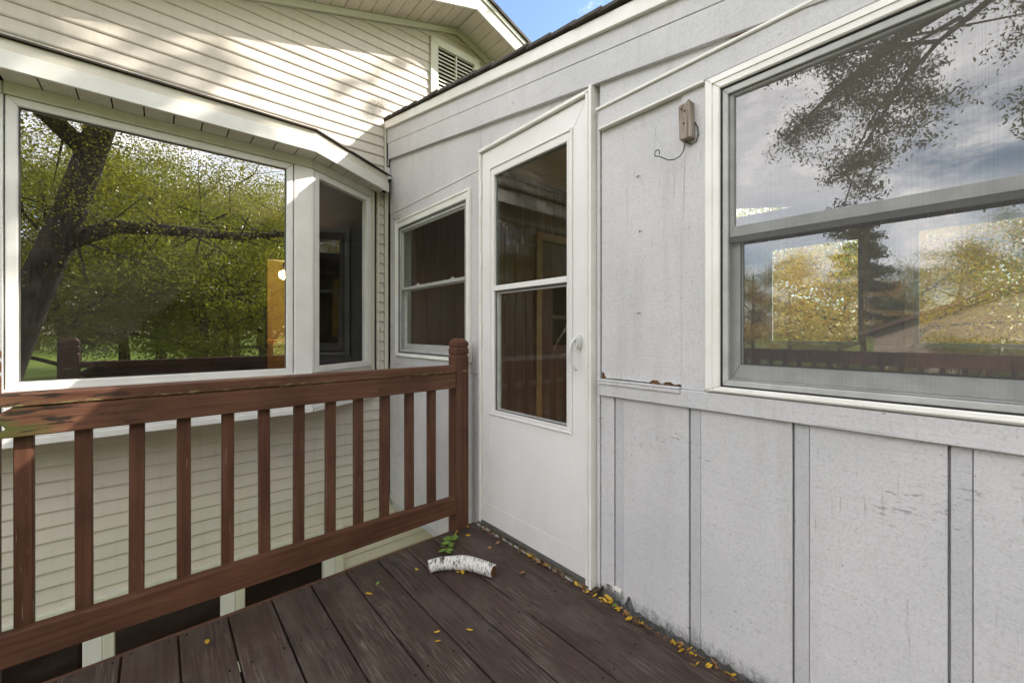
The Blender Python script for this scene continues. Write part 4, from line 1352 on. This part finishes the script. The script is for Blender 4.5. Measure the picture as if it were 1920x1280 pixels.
# ------------------------------------------------------------------ small things
hook = thing('hook_block', (1.402, 0.674, 1.82), 'weathered grey wooden block with a bent wire hook on the wall beside the wide window', 'wall hook')
mb = MB().box(1.370, 1.4005, 0.653, 0.697, 1.762, 1.884)
mb.v = [(x_, y_ + (0.004 if z_ > 1.8 else 0), z_ + (0.006 if (y_ < 0.67 and z_ > 1.8) else 0)) for x_, y_, z_ in mb.v]
blk = mb.build('wood_block', 'weathered_wood', hook, bevel=0.004)
for y_, z_ in ((0.688, 1.868), (0.677, 1.858), (0.679, 1.816)):
    MB().tube([(1.372, y_, z_), (1.3672, y_, z_)], 0.0028, 8).build('nail_head', 'rust', blk)
MB().tube([(1.388 + 0.012 * math.cos(a_), 0.675 + 0.013 * math.cos(a_), 1.886 + 0.011 * math.sin(a_)) for a_ in np.linspace(0, math.pi, 8)], 0.0022, 6).build('hanging_loop', 'dark_wire', blk, smooth=True)
MB().tube([(1.397, 0.655, 1.82), (1.397, 0.645, 1.80), (1.397, 0.642, 1.775), (1.397, 0.650, 1.752), (1.395, 0.668, 1.747), (1.39, 0.68, 1.758)], 0.0020, 6).build('wire_loop', 'dark_wire', blk, smooth=True)
pts = [(1.384, 0.683, 1.775), (1.384, 0.683, 1.750), (1.382, 0.686, 1.728), (1.378, 0.697, 1.711), (1.374, 0.716, 1.704), (1.371, 0.737, 1.708), (1.369, 0.757, 1.722), (1.368, 0.772, 1.733)]
loop = [(1.368, 0.778 + 0.0095 * math.sin(a_), 1.745 - 0.0115 * math.cos(a_)) for a_ in np.linspace(0.0, 5.2, 12)]
MB().tube(pts + loop, 0.0019, 7).build('wire_hook', 'dark_wire', hook, smooth=True)

# birch log, bent
rad = 0.029
cl_ = [(0.936, 1.664), (0.965, 1.650), (1.000, 1.636), (1.034, 1.615), (1.066, 1.588), (1.087, 1.552), (1.106, 1.510), (1.124, 1.470), (1.136, 1.440)]
org = (1.06, 1.57, 0.0)
mb = MB()
rr = [0.0275, 0.0285, 0.029, 0.0305, 0.032, 0.031, 0.0295, 0.0285, 0.028]
mb.tube([(x_, y_, 0.003 + r_ + 0.003 * math.sin(i * 1.3) * (0 < i < 8)) for i, ((x_, y_), r_) in enumerate(zip(cl_, rr))], rr, 18)
for i, v in enumerate(mb.v):
    j = 1 + 0.05 * math.sin(i * 12.9) + 0.03 * math.sin(i * 4.1) + random.uniform(-0.03, 0.03)
    if i < 18 or i >= 144:
        j *= random.uniform(0.9, 1.12)
    cx_, cy_ = cl_[min(8, i // 18)]
    mb.v[i] = (cx_ + (v[0] - cx_) * j, cy_ + (v[1] - cy_) * j, max(0.0015, v[2] * (0.98 + 0.03 * math.sin(i * 7.7))))
log = mb.build('birch_log', 'birch_bark', None, org=org, smooth=True)
tag(log, 'short bent birch log with white peeling bark lying on the deck near the post', 'log')
for i, s_ in ((0, -1), (8, 1)):
    d_ = Vector((cl_[min(i + 1, 8)][0] - cl_[max(i - 1, 0)][0], cl_[min(i + 1, 8)][1] - cl_[max(i - 1, 0)][1], 0)).normalized() * s_
    c_ = Vector((*cl_[i], 0.003 + rr[i]))
    MB().tube([c_ + d_ * 0.0005, c_ + d_ * 0.003], [0.023, 0.021], 14).build('cut_end', 'log_end', log)
MB().tube([(1.118, 1.50, 0.055), (1.128, 1.505, 0.075), (1.139, 1.507, 0.098)], [0.0022, 0.0016, 0.001], 6).build('twig_stub', 'bark', log)
MB().tube([(1.085, 1.612, 0.008), (1.105, 1.628, 0.014), (1.128, 1.632, 0.016), (1.145, 1.622, 0.010)], [0.004, 0.007, 0.009, 0.006], 7).build('bark_flap', 'birch_bark', log)


# leaves
def leaf_mesh(name, m, L, W, curl=0.25, seed=0):
    rg = random.Random(seed)
    mb = MB()
    n = 7
    vs = []
    for i in range(n + 1):
        u = i / n
        wd = W * 0.5 * math.sin(math.pi * (u ** 0.85)) ** 0.8 if 0 < u < 1 else 0.0004
        x_ = (u - 0.5) * L
        zc_ = curl * L * ((u - 0.5) ** 2) * 1.2
        vs += [(x_, -wd, zc_ + wd * curl * 1.3), (x_, 0, zc_), (x_, wd, zc_ + wd * curl * (0.8 + rg.random()))]
    fs = []
    for i in range(n):
        a_ = i * 3
        fs += [(a_, a_ + 1, a_ + 4, a_ + 3), (a_ + 1, a_ + 2, a_ + 5, a_ + 4)]
    mb.add(vs, fs)
    return mb.mesh(name, m, smooth=True)


LM = {('y', k): leaf_mesh('fallen_leaf', 'leaf_yellow', 0.030, 0.0135, 0.15 + 0.25 * k, k) for k in range(3)}
LM.update({('b', k): leaf_mesh('fallen_leaf', 'leaf_brown', 0.032, 0.017, 0.5 + 0.3 * k, k + 9) for k in range(2)})
LM[('g', 0)] = leaf_mesh('fallen_leaf', 'leaf_fresh', 0.028, 0.014, 0.2, 20)


def drop(kind, x, y, label, s=1.0, z=0.0035, group='fallen leaves on the deck', rot=None, tilt=0.25):
    ks = [k for k in LM if k[0] == kind]
    o = bpy.data.objects.new('fallen_leaf', LM[random.choice(ks)])
    COL.objects.link(o)
    o.location = (x, y, z)
    o.rotation_euler = (random.uniform(-tilt, tilt), random.uniform(-tilt, tilt), random.uniform(0, 6.28) if rot is None else rot)
    o.scale = (s, s * random.uniform(0.85, 1.15), s)
    tag(o, label, 'leaf', group)
    return o


drop('y', 1.316, 1.900, 'small yellow leaf on the deck close behind the railing post', 0.85)
drop('y', 1.267, 1.826, 'yellow leaf lying alone beside the first deck gap by the post', 1.0)
drop('y', 1.219, 1.876, 'yellow leaf at the foot of the post nearest the green sprig', 0.9)
drop('y', 1.236, 1.888, 'upper of two yellow leaves heaped at the foot of the post', 0.9, 0.007)
drop('y', 1.275, 1.647, 'yellow leaf on the deck behind the right half of the birch log', 0.9)
drop('b', 1.334, 1.655, 'curled brown leaf on the deck in front of the door sill', 0.9)
drop('y', 0.905, 1.720, 'yellow leaf on the deck just left of the birch log', 1.0)
drop('y', 0.772, 1.309, 'upper of two yellow leaves lying mid deck left of a board gap', 0.75)
drop('y', 0.751, 1.270, 'lower of two yellow leaves lying mid deck left of a board gap', 0.7)
drop('y', 0.867, 1.241, 'tan curled yellow leaf alone in the middle of the deck', 0.9)
drop('y', 1.050, 1.560, 'orange yellow leaf tucked against the hollow of the birch log', 1.2, 0.006)
drop('y', 1.035, 1.572, 'small yellow leaf under the bend of the birch log', 0.8, 0.006)
drop('b', 1.248, 1.369, 'brown leaf stuck in the board gap right of the birch log', 1.0)
drop('y', 0.670, 1.690, 'bright yellow leaf on the deck boards below the middle of the railing', 1.15)
drop('g', 0.726, 1.735, 'small green leaf on the deck boards below the railing', 0.8)
drop('y', 0.133, 1.802, 'yellow leaf on the deck end at the left below the bottom rail', 1.3)
drop('y', 1.352, 0.885, 'largest curled yellow leaf on the deck before the grey wall', 1.35, 0.006)
drop('y', 1.392, 1.005, 'long yellow leaf leaning on the rotten wall foot by the door', 1.5, 0.009)
drop('g', 1.384, 0.972, 'green leaf in the litter by the rotten wall foot', 1.0, 0.006)
rest = [(1.356, 1.204), (1.381, 0.875), (1.358, 0.859), (1.378, 0.843), (1.367, 0.688), (1.388, 0.664), (1.391, 0.650), (1.319, 0.628), (1.348, 0.622),
        (1.362, 0.595), (1.390, 0.526), (1.380, 0.722), (1.369, 0.718)]
litter = [(x_, y_, random.uniform(0.55, 0.9)) for x_, y_ in rest]
rg = random.Random(11)
while len(litter) < 86:
    y_ = rg.choice([rg.uniform(0.45, 1.86), rg.gauss(1.50, 0.06), rg.gauss(1.38, 0.06), rg.gauss(0.95, 0.06), rg.gauss(1.12, 0.04), rg.gauss(0.66, 0.05)])
    x_ = 1.384 - abs(rg.gauss(0, 0.014))
    if 0.42 < y_ < 1.88:
        litter.append((x_, y_, rg.uniform(0.4, 0.95)))
for x_, y_, s_ in litter:
    kind = 'y' if rg.random() < 0.7 else 'b'
    drop(kind, x_, y_, ('small yellow' if kind == 'y' else 'small withered brown') + ' leaf in the litter along the foot of the grey wall', s_, 0.004 + rg.uniform(0, 0.006),
         ('yellow' if kind == 'y' else 'brown') + ' leaf litter along the wall', None, 0.5)
# brown crumbs between the leaves
mb = MB()
for i in range(260):
    y_ = rg.uniform(0.3, 1.88)
    x_ = 1.386 - abs(rg.gauss(0, 0.012))
    a_ = rg.uniform(0, 3.14)
    L_ = rg.uniform(0.003, 0.014)
    dx, dy = math.cos(a_) * L_, math.sin(a_) * L_
    mb.tube([(x_, y_, 0.002), (x_ + dx, y_ + dy, 0.002 + rg.uniform(0, 0.006))], rg.uniform(0.0006, 0.0016), 4)
tag(mb.build('leaf_crumbs', 'leaf_brown'), kind='stuff')
# a broken twig
tw = MB().tube([(1.372, 0.845, 0.005), (1.360, 0.815, 0.006), (1.351, 0.79, 0.005)], [0.003, 0.0025, 0.002], 6).tube([(1.362, 0.82, 0.006), (1.342, 0.805, 0.012), (1.336, 0.792, 0.006)], [0.002, 0.0015, 0.001], 5)
tag(tw.build('twig', 'bark', None, org=(1.36, 0.815, 0)), 'short forked brown twig on the deck by the grey wall', 'twig')

# green sprig
sp = thing('leaf_sprig', (1.12, 1.80, 0), 'fresh green compound leaf lying on the deck behind the birch log', 'leaf')
p0, p1 = Vector((1.196, 1.868, 0.006)), Vector((1.070, 1.742, 0.007))
MB().tube([p0 + (p1 - p0) * u + Vector((0.006 * math.sin(u * 3), 0, 0.006)) for u in np.linspace(0, 1, 6)], 0.0012, 5).build('stem', 'leaf_fresh', sp)
glm = leaf_mesh('leaflet', 'leaf_fresh', 0.044, 0.024, 0.25, 31)
d_ = (p1 - p0).normalized()
for i in range(8):
    u = 0.06 + 0.12 * i
    for s_ in (-1, 1):
        o = bpy.data.objects.new('leaflet', glm)
        COL.objects.link(o)
        o.parent = sp
        a_ = math.atan2(d_.y, d_.x) + s_ * random.uniform(0.75, 1.3)
        o.scale = [random.uniform(0.75, 1.15) * (1.1 - 0.04 * i)] * 3
        c_ = p0 + (p1 - p0) * u + Vector((math.cos(a_), math.sin(a_), 0)) * 0.021
        o.location = (c_.x - 1.12, c_.y - 1.80, 0.010 + 0.003 * (i % 3))
        o.rotation_euler = (random.uniform(-0.55, 0.55), random.uniform(-0.35, 0.15), a_)

# cobweb bits and blown seeds caught in the corner
mb = MB()
rg = random.Random(5)


def bits(cx_, cy_, cz_, sx, sy, sz, n, size=0.006):
    for _ in range(n):
        p_ = Vector((cx_ + rg.gauss(0, sx), cy_ + rg.gauss(0, sy), cz_ + rg.gauss(0, sz)))
        q_ = p_ + Vector((rg.uniform(-1, 1) * 0.2, rg.uniform(-1, 1), rg.uniform(-1, 1))) * size * rg.uniform(0.3, 1.2)
        mb.tube([p_, q_], rg.uniform(0.0007, 0.0022), 4)


bits(1.403, 3.00, 1.985, 0.002, 0.035, 0.015, 24, 0.012)
bits(1.402, 2.93, 1.965, 0.002, 0.04, 0.008, 14, 0.012)
bits(1.404, 2.98, 2.27, 0.002, 0.03, 0.05, 10)
bits(1.404, 2.85, 2.17, 0.002, 0.08, 0.06, 8)
bits(1.404, 3.02, 1.14, 0.002, 0.03, 0.006, 10, 0.01)
bits(1.405, 3.02, 0.14, 0.002, 0.04, 0.05, 36, 0.012)
bits(1.33, 3.128, 1.87, 0.02, 0.002, 0.004, 9, 0.01)
bits(1.33, 3.128, 1.13, 0.02, 0.002, 0.004, 7, 0.01)
bits(1.35, 3.12, 0.55, 0.01, 0.006, 0.03, 14, 0.02)
bits(1.34, 3.128, 0.40, 0.03, 0.002, 0.08, 10, 0.008)
bits(1.34, 3.10, 2.87, 0.035, 0.02, 0.025, 60, 0.02)
bits(1.27, 3.135, 2.87, 0.05, 0.002, 0.06, 26, 0.012)
tag(mb.build('cobweb_litter', 'leaf_brown'), kind='stuff')


# ------------------------------------------------------------------ trees mirrored in the windows and shading the wall
def leaf_cards(name, pts, size, material, rng, aspect=0.55, droop=0.0):
    n = len(pts)
    th = rng.uniform(0, 2 * np.pi, n)
    tilt = rng.normal(0.0, 0.6, n) - droop
    u = np.stack([np.cos(th) * np.cos(tilt), np.sin(th) * np.cos(tilt), np.sin(tilt)], 1)
    r = rng.normal(0, 1, (n, 3))
    v = np.cross(u, r)
    v /= np.linalg.norm(v, axis=1, keepdims=True) + 1e-9
    s = (size * rng.uniform(0.6, 1.35, n))[:, None]
    a = pts - u * s * 0.5
    b = pts + v * s * aspect * 0.5
    c = pts + u * s * 0.5
    d = pts - v * s * aspect * 0.5
    V = np.stack([a, b, c, d], 1).reshape(-1, 3)
    me = bpy.data.meshes.new(name)
    me.vertices.add(4 * n)
    me.vertices.foreach_set('co', V.astype(np.float32).ravel())
    me.loops.add(4 * n)
    me.loops.foreach_set('vertex_index', np.arange(4 * n, dtype=np.int32))
    me.polygons.add(n)
    me.polygons.foreach_set('loop_start', np.arange(0, 4 * n, 4, dtype=np.int32))
    me.update(calc_edges=True)
    me.materials.append(MATS[material])
    return me


def grow(seed, height, spread, base, n_limb, n_leaf, leaf, material, trunk_r, lean=(0, 0), fork=False, conifer=False, cluster=0.25):
    rng = np.random.default_rng(seed)
    mb = MB()
    tips = []
    top = Vector((lean[0], lean[1], height * (0.62 if not conifer else 0.98)))
    tr = [Vector((0, 0, -0.3))]
    for i in range(1, 7):
        u = i / 6
        tr.append(Vector((top.x * u ** 1.4 + rng.normal(0, 0.05) * height * 0.12, top.y * u ** 1.4 + rng.normal(0, 0.05) * height * 0.12, top.z * u)))
    mb.tube(tr, [trunk_r * (1.25 if i == 0 else 1.0 - 0.72 * i / 6) for i in range(7)], 9)

    def tr_at(u):
        k = min(5, int(u * 6))
        return tr[k].lerp(tr[k + 1], u * 6 - k)
    for i in range(n_limb):
        u = base + (1 - base) * (i + rng.uniform(0, 0.8)) / n_limb
        u = min(0.985, u)
        p = tr_at(u)
        az = i * 2.399 + rng.uniform(-0.4, 0.4)
        if conifer:
            L = spread * (1.05 - u) * rng.uniform(0.8, 1.15)
            dz = -0.12 * L
        else:
            L = spread * rng.uniform(0.65, 1.1) * (1.0 - 0.35 * abs(u - 0.45))
            dz = L * rng.uniform(0.15, 0.85)
        pts = [p]
        for s in range(1, 5):
            f = s / 4
            pts.append(p + Vector((math.cos(az) * L * f, math.sin(az) * L * f, dz * f ** 1.2)) + Vector(rng.normal(0, 0.05 * L, 3)))
        r0 = trunk_r * (0.42 if not conifer else 0.2) * (1.1 - 0.6 * u)
        mb.tube(pts, [r0 * (1 - 0.2 * k) for k in range(5)], 6)
        for s in range(2, 5):
            tips.append((pts[s], L))
            for _ in range(3 if not conifer else 2):
                a2 = az + rng.uniform(-1.3, 1.3)
                l2 = L * rng.uniform(0.25, 0.5)
                e = pts[s] + Vector((math.cos(a2) * l2, math.sin(a2) * l2, l2 * (rng.uniform(-0.2, 0.6) if not conifer else rng.uniform(-0.25, 0.05))))
                mb.tube([pts[s], pts[s].lerp(e, 0.5) + Vector(rng.normal(0, 0.04 * l2, 3)), e], [r0 * 0.3, r0 * 0.2, r0 * 0.08], 4, False)
                tips.append((e, L))
                tips.append((pts[s].lerp(e, 0.6), L))
    T = np.array([tuple(t_[0]) for t_ in tips])
    wts = rng.uniform(0.15, 1.6, len(T)) ** 1.6
    idx = rng.choice(len(T), n_leaf, p=wts / wts.sum())
    sd = cluster * spread * 0.42
    P_ = T[idx] + np.clip(rng.normal(0, 1, (n_leaf, 3)), -1.9, 1.9) * np.array([sd, sd, sd * (0.75 if not conifer else 0.35)])
    P_[:, 2] -= np.abs(rng.normal(0, sd * 0.35, n_leaf))
    crown = leaf_cards('crown', P_, leaf, material, rng)
    trunk = mb.mesh('trunk', 'bark', smooth=True)
    return trunk, crown


KINDS = {
    'olive': grow(1, 13.0, 4.2, 0.22, 15, 42000, 0.09, 'leaf_olive', 0.20),
    'green': grow(2, 12.0, 4.0, 0.18, 15, 42000, 0.09, 'leaf_green', 0.18, (0.5, 0.2)),
    'fork': grow(3, 8.5, 4.0, 0.12, 13, 28000, 0.095, 'leaf_green', 0.22, (0.2, -0.3)),
    'orange': grow(4, 8.5, 3.4, 0.16, 14, 40000, 0.085, 'leaf_orange', 0.16),
    'pine': grow(5, 11.0, 3.2, 0.22, 34, 30000, 0.15, 'leaf_pine', 0.2, conifer=True),
    'shade': grow(8, 24.0, 4.8, 0.73, 18, 52000, 0.21, 'leaf_green', 0.3),
    'bush': grow(6, 3.0, 1.9, 0.05, 12, 12000, 0.10, 'leaf_green', 0.07),
}


def plant(kind, x, y, s, rz, label, name='tree', group='trees of the back yard'):
    o = thing(name, (x, y, ground_z(x, y)), label, 'tree' if name != 'bush' else 'bush', group)
    o.rotation_euler = (0, 0, rz)
    o.scale = (s, s, s)
    for nm, me in zip(('trunk', 'crown'), KINDS[kind]):
        c = bpy.data.objects.new(nm, me)
        COL.objects.link(c)
        c.parent = o
    return o


# behind the deck: what the bay window mirrors
yard = [('fork', 3.4, -13.5, 1.0, 0.3, 'low forking tree mirrored near the right edge of the bay window'),
        ('olive', 1.4, -15.5, 1.0, 1.1, 'straight trunked olive green tree mirrored in the middle of the bay window'),
        ('green', 2.6, -20.0, 1.1, 2.0, 'slim green tree mirrored behind the forking tree'),
        ('olive', 3.6, -24.0, 1.1, 0.7, 'twin of slim trees farther back in the mirrored yard'),
        ('green', -2.6, -17.0, 1.15, 3.0, 'broad green tree mirrored behind the leaning trunk'),
        ('olive', -6.0, -24.0, 1.2, 4.0, 'olive tree mirrored far left above the lawn'),
        ('green', 7.5, -19.0, 1.1, 5.1, 'green tree mirrored at the right behind the lamp glow'),
        ('olive', 0.2, -27.0, 1.3, 2.6, 'tall olive tree closing the mirrored yard in the middle'),
        ('green', 6.0, -30.0, 1.4, 1.9, 'tall green tree closing the mirrored yard at the right'),
        ('olive', -13.0, -11.5, 0.9, 2.9, 'olive tree at the left end of the yard glinting in the door glass'),
        ('green', -18.5, -15.0, 1.1, 0.9, 'green tree behind the olive one at the left end of the yard'),
        ('green', -10.5, -8.6, 1.25, 2.2, 'full green tree left of the deck glinting in the door glass'),
        ('green', -12.0, -19.0, 1.1, 4.9, 'green tree left of the leaning trunk in the yard')]
for k, x, y, s, rz, lb in yard:
    plant(k, x, y, s, rz, lb)
for i in range(13):
    x = -42 + i * 7.0 + random.uniform(-1.5, 1.5)
    plant(('olive', 'green', 'green')[i % 3], x, -76 + random.uniform(-5, 5), random.uniform(1.3, 1.7), random.uniform(0, 6), 'green tree in the far tree line beyond the mirrored lawn', group='far tree line beyond the lawn')
plant('green', -4.3, -37.0, 0.75, 0.4, 'lone small tree standing on the bright mirrored lawn')

# big leaning tree beside the deck with low boughs
lt = thing('tree', (-2.6, -5.6, ground_z(-2.6, -5.6)), 'large dark leaning tree with a long level limb mirrored in the bay window', 'tree', 'trees of the back yard')
gz = ground_z(-2.6, -5.6)
mb = MB()
mb.tube([(-2.7, -5.7, gz - 0.3), (-2.2, -5.4, -0.2), (-1.65, -5.0, 1.6), (-1.2, -4.75, 3.0), (-0.75, -4.5, 4.7), (-0.5, -4.6, 6.4), (-0.2, -4.7, 8.6)], [0.40, 0.29, 0.24, 0.22, 0.19, 0.15, 0.08], 14)
limbs = [[(-1.3, -4.85, 2.6), (-0.6, -4.9, 3.05), (0.4, -5.05, 3.15), (1.4, -5.2, 3.2), (2.6, -5.3, 3.5), (4.0, -5.5, 3.9)],
         [(-0.9, -4.6, 4.2), (-1.8, -3.8, 5.0), (-3.0, -2.4, 5.6), (-4.2, -0.8, 5.3), (-4.9, 0.4, 4.9)],
         [(-0.6, -4.5, 5.4), (0.4, -5.2, 6.3), (1.8, -6.0, 6.8), (3.4, -6.6, 7.0)],
         [(-0.5, -4.6, 6.2), (-1.6, -5.6, 7.2), (-3.0, -6.6, 7.7)],
         [(-0.4, -4.6, 7.0), (-1.2, -3.6, 8.0), (-2.4, -2.6, 8.8)],
         [(-4.2, -0.8, 5.3), (-5.0, 0.8, 5.2), (-5.6, 2.0, 4.8)],
         [(-3.0, -2.4, 5.6), (-4.2, -2.6, 5.6), (-5.4, -2.6, 5.2), (-6.0, -2.4, 4.6)],
         [(-0.5, -4.6, 6.0), (-0.8, -3.2, 6.9), (-1.2, -2.0, 7.3), (-1.9, -1.0, 7.4), (-2.6, -0.2, 7.2)]]  # last limb: added leafy canopy over the deck, shades the hanging sprays
tips = []
rng = np.random.default_rng(21)
for li, L_ in enumerate(limbs):
    mb.tube(L_, [0.15 * (1 - 0.8 * i / (len(L_) - 1)) * (1 if L_[0][2] < 5 else 0.7) for i in range(len(L_))], 8)
    for i in range(1, len(L_)):
        if li in (1, 5, 6) and i > 1:
            continue
        for u in (0.3, 0.7, 1.0):
            p_ = Vector(L_[i - 1]).lerp(Vector(L_[i]), u)
            for _ in range(3 if li < 7 else 9):
                e = p_ + Vector((rng.normal(0, 0.7), rng.normal(0, 0.7), rng.normal(-0.1, 0.45)))
                mb.tube([p_, e], [0.022, 0.006], 4, False)
                tips.append((tuple(p_.lerp(e, 0.6)), 0.26)); tips.append((tuple(e), 0.24))
for _ in range(190):
    p_ = (rng.uniform(-2.6, 0.2), rng.uniform(-4.6, -3.6), rng.uniform(3.2, 6.0))
    tips.append((p_, 0.22))
# hanging sprays seen dark against the sky in the wide window
spray = []
for root, end, n_, sd in (((-4.9, 0.4, 4.9), (-4.6, 1.35, 3.3), 9, 0.30), ((-4.7, 0.2, 5.0), (-4.3, 1.9, 4.05), 7, 0.28), ((-4.9, 0.6, 4.8), (-4.9, 1.5, 2.55), 6, 0.16),
                          ((-5.0, 0.8, 5.2), (-5.3, 2.2, 4.3), 6, 0.28), ((-4.2, -0.8, 5.3), (-4.3, -0.55, 3.3), 8, 0.32), ((-6.0, -2.4, 4.6), (-5.6, -0.9, 2.7), 7, 0.30),
                          ((-4.9, 0.4, 4.9), (-3.6, 1.5, 4.6), 6, 0.26)):
    a_, b_ = Vector(root), Vector(end)
    mb.tube([a_, a_.lerp(b_, 0.5) + Vector((0.05, 0.1, 0.08)), b_], [0.03, 0.017, 0.004], 5, False)
    for i in range(n_ * 3):
        u = 0.2 + 0.8 * i / (n_ * 3 - 1)
        q_ = a_.lerp(b_, u)
        e = q_ + Vector((rng.normal(0, sd), rng.normal(0, sd * 1.25), rng.normal(-0.08, sd * 0.75))) * (1.25 - 0.5 * u)
        mb.tube([q_, q_.lerp(e, 0.5) + Vector((0, 0, 0.03)), e], [0.008, 0.005, 0.002], 4, False)
        for v_ in (0.35, 0.65, 0.85, 1.0):
            spray.append((tuple(q_.lerp(e, v_)), 0.085))
tk = mb.build('trunk', 'bark', lt, smooth=True)
T = np.array([t_[0] for t_ in tips]); SD = np.array([t_[1] for t_ in tips])
idx = rng.integers(0, len(T), 44000)
P_ = T[idx] + rng.normal(0, 1, (44000, 3)) * SD[idx][:, None]
o_ = np.array(ORG[lt.name])
P_ = P_[~((P_[:, 1] > -3.2) & (P_[:, 2] < 5.2) & (P_[:, 0] > -3.6))]
me = leaf_cards('crown', P_ - o_, 0.045, 'leaf_olive', rng, 0.48)
c = bpy.data.objects.new('crown', me); COL.objects.link(c); c.parent = lt
T = np.array([t_[0] for t_ in spray]); SD = np.array([t_[1] for t_ in spray])
idx = rng.integers(0, len(T), 22000)
P_ = T[idx] + np.clip(rng.normal(0, 1, (22000, 3)), -2, 2) * SD[idx][:, None] * np.array([1.0, 1.0, 0.8])
me = leaf_cards('hanging_foliage', P_ - o_, 0.055, 'leaf_shaded', rng, 0.36, 0.5)
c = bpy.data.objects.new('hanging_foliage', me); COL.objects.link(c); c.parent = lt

# west side: autumn trees and a neighbouring house mirrored in the wide window
west = [('orange', -30.0, 8.8, 0.95, 0.2, 'orange autumn tree mirrored low at the left of the wide window', 'autumn trees mirrored in the wide window'),
        ('orange', -33.0, 6.6, 1.05, 1.2, 'second orange autumn tree mirrored beside the dark pine', 'autumn trees mirrored in the wide window'),
        ('olive', -29.0, 10.8, 0.8, 2.2, 'yellow green tree mirrored at the left sash of the wide window', 'autumn trees mirrored in the wide window'),
        ('pine', -26.0, 4.4, 0.82, 0.3, 'dark pine mirrored in the middle of the wide window', None),
        ('olive', -37.0, -2.0, 1.0, 3.1, 'sunlit yellow green tree mirrored above the neighbouring roof', 'autumn trees mirrored in the wide window'),
        ('green', -38.0, 1.5, 0.95, 4.1, 'green tree mirrored behind the neighbouring roof', 'autumn trees mirrored in the wide window'),
        ('green', -40.0, -7.0, 1.1, 5.1, 'green tree mirrored at the far right behind the roof', 'autumn trees mirrored in the wide window')]
for k, x, y, s, rz, lb, g_ in west:
    plant(k, x, y, s, rz, lb, group=g_)
plant('bush', -15.5, -0.9, 1.15, 0.3, 'bright green bush mirrored in front of the neighbouring house', 'bush', 'bushes by the neighbouring house')
plant('bush', -16.5, 1.4, 0.8, 1.3, 'low olive bush mirrored below the neighbouring gable', 'bush', 'bushes by the neighbouring house')
plant('bush', -17.0, 4.0, 0.75, 2.3, 'low bush mirrored at the left of the neighbouring house', 'bush', 'bushes by the neighbouring house')
nz = ground_z(-23, 0)
nh = thing('neighbouring_house', (-23, -2, nz), 'tan neighbouring house with a brown roof mirrored in the wide window', 'house')
MB().px([(-7.5, nz - 0.3), (3.4, nz - 0.3), (3.4, 1.05), (-2.0, 3.3), (-7.5, 1.05)], -29, -22.3).build('wall', 'stucco_tan', nh)
for a_, b_ in (((-2.0, 3.36), (4.0, 0.86)), ((-2.0, 3.36), (-8.1, 0.86))):
    MB().px([a_, b_, (b_[0], b_[1] + 0.16), (a_[0], a_[1] + 0.16)], -29.6, -21.8).build('roof', 'roof_brown', nh)
for y_ in (-5.0, -1.6):
    wf = MB().frame_x(-22.3, -22.24, y_, y_ + 1.2, -0.4, 0.8, 0.08, 0.08, 0.08, 0.08).build('window', 'casing_white', nh)
    MB().add([(-22.28, y_ + 0.05, -0.35), (-22.28, y_ + 1.15, -0.35), (-22.28, y_ + 1.15, 0.75), (-22.28, y_ + 0.05, 0.75)], [(0, 1, 2, 3)]).build('pane', 'big_glass', wf)

# east side: tall tree whose crown throws the dapple on the gable, and trees seen through the sunroom
plant('shade', 3.9, -2.4, 1.0, 2.2, 'tall tree beyond the sunroom that shades the cream gable')
plant('orange', 14.0, 1.5, 1.0, 0.5, 'orange tree seen through the far windows of the sunroom', group='trees seen through the sunroom')
plant('olive', 16.0, 6.0, 1.0, 1.5, 'yellow green tree seen through the far windows of the sunroom', group='trees seen through the sunroom')
plant('green', 15.0, -3.5, 1.0, 2.5, 'green tree seen through the right far window of the sunroom', group='trees seen through the sunroom')
plant('orange', 19.5, 3.4, 1.15, 3.5, 'second orange tree farther back behind the sunroom', group='trees seen through the sunroom')
plant('orange', 20.0, -1.0, 1.1, 4.5, 'orange tree between the green ones behind the sunroom', group='trees seen through the sunroom')
plant('olive', 24.0, 1.0, 1.1, 5.5, 'tall yellow green tree farthest behind the sunroom', group='trees seen through the sunroom')
plant('shade', 15.5, -7.5, 0.8, 1.2, 'tall unseen tree added behind the sunroom end wall to block sun')  # copy planted out of view to block a sun patch indoors
plant('green', -1.2, -23.0, 1.35, 3.7, 'tall green tree mirrored between the leaning trunk and the middle of the bay window')
plant('olive', 4.2, -35.0, 1.6, 0.2, 'tallest olive tree at the back of the mirrored yard')
plant('green', 1.8, -29.0, 1.45, 5.2, 'tall green tree mirrored in the upper middle of the bay window')
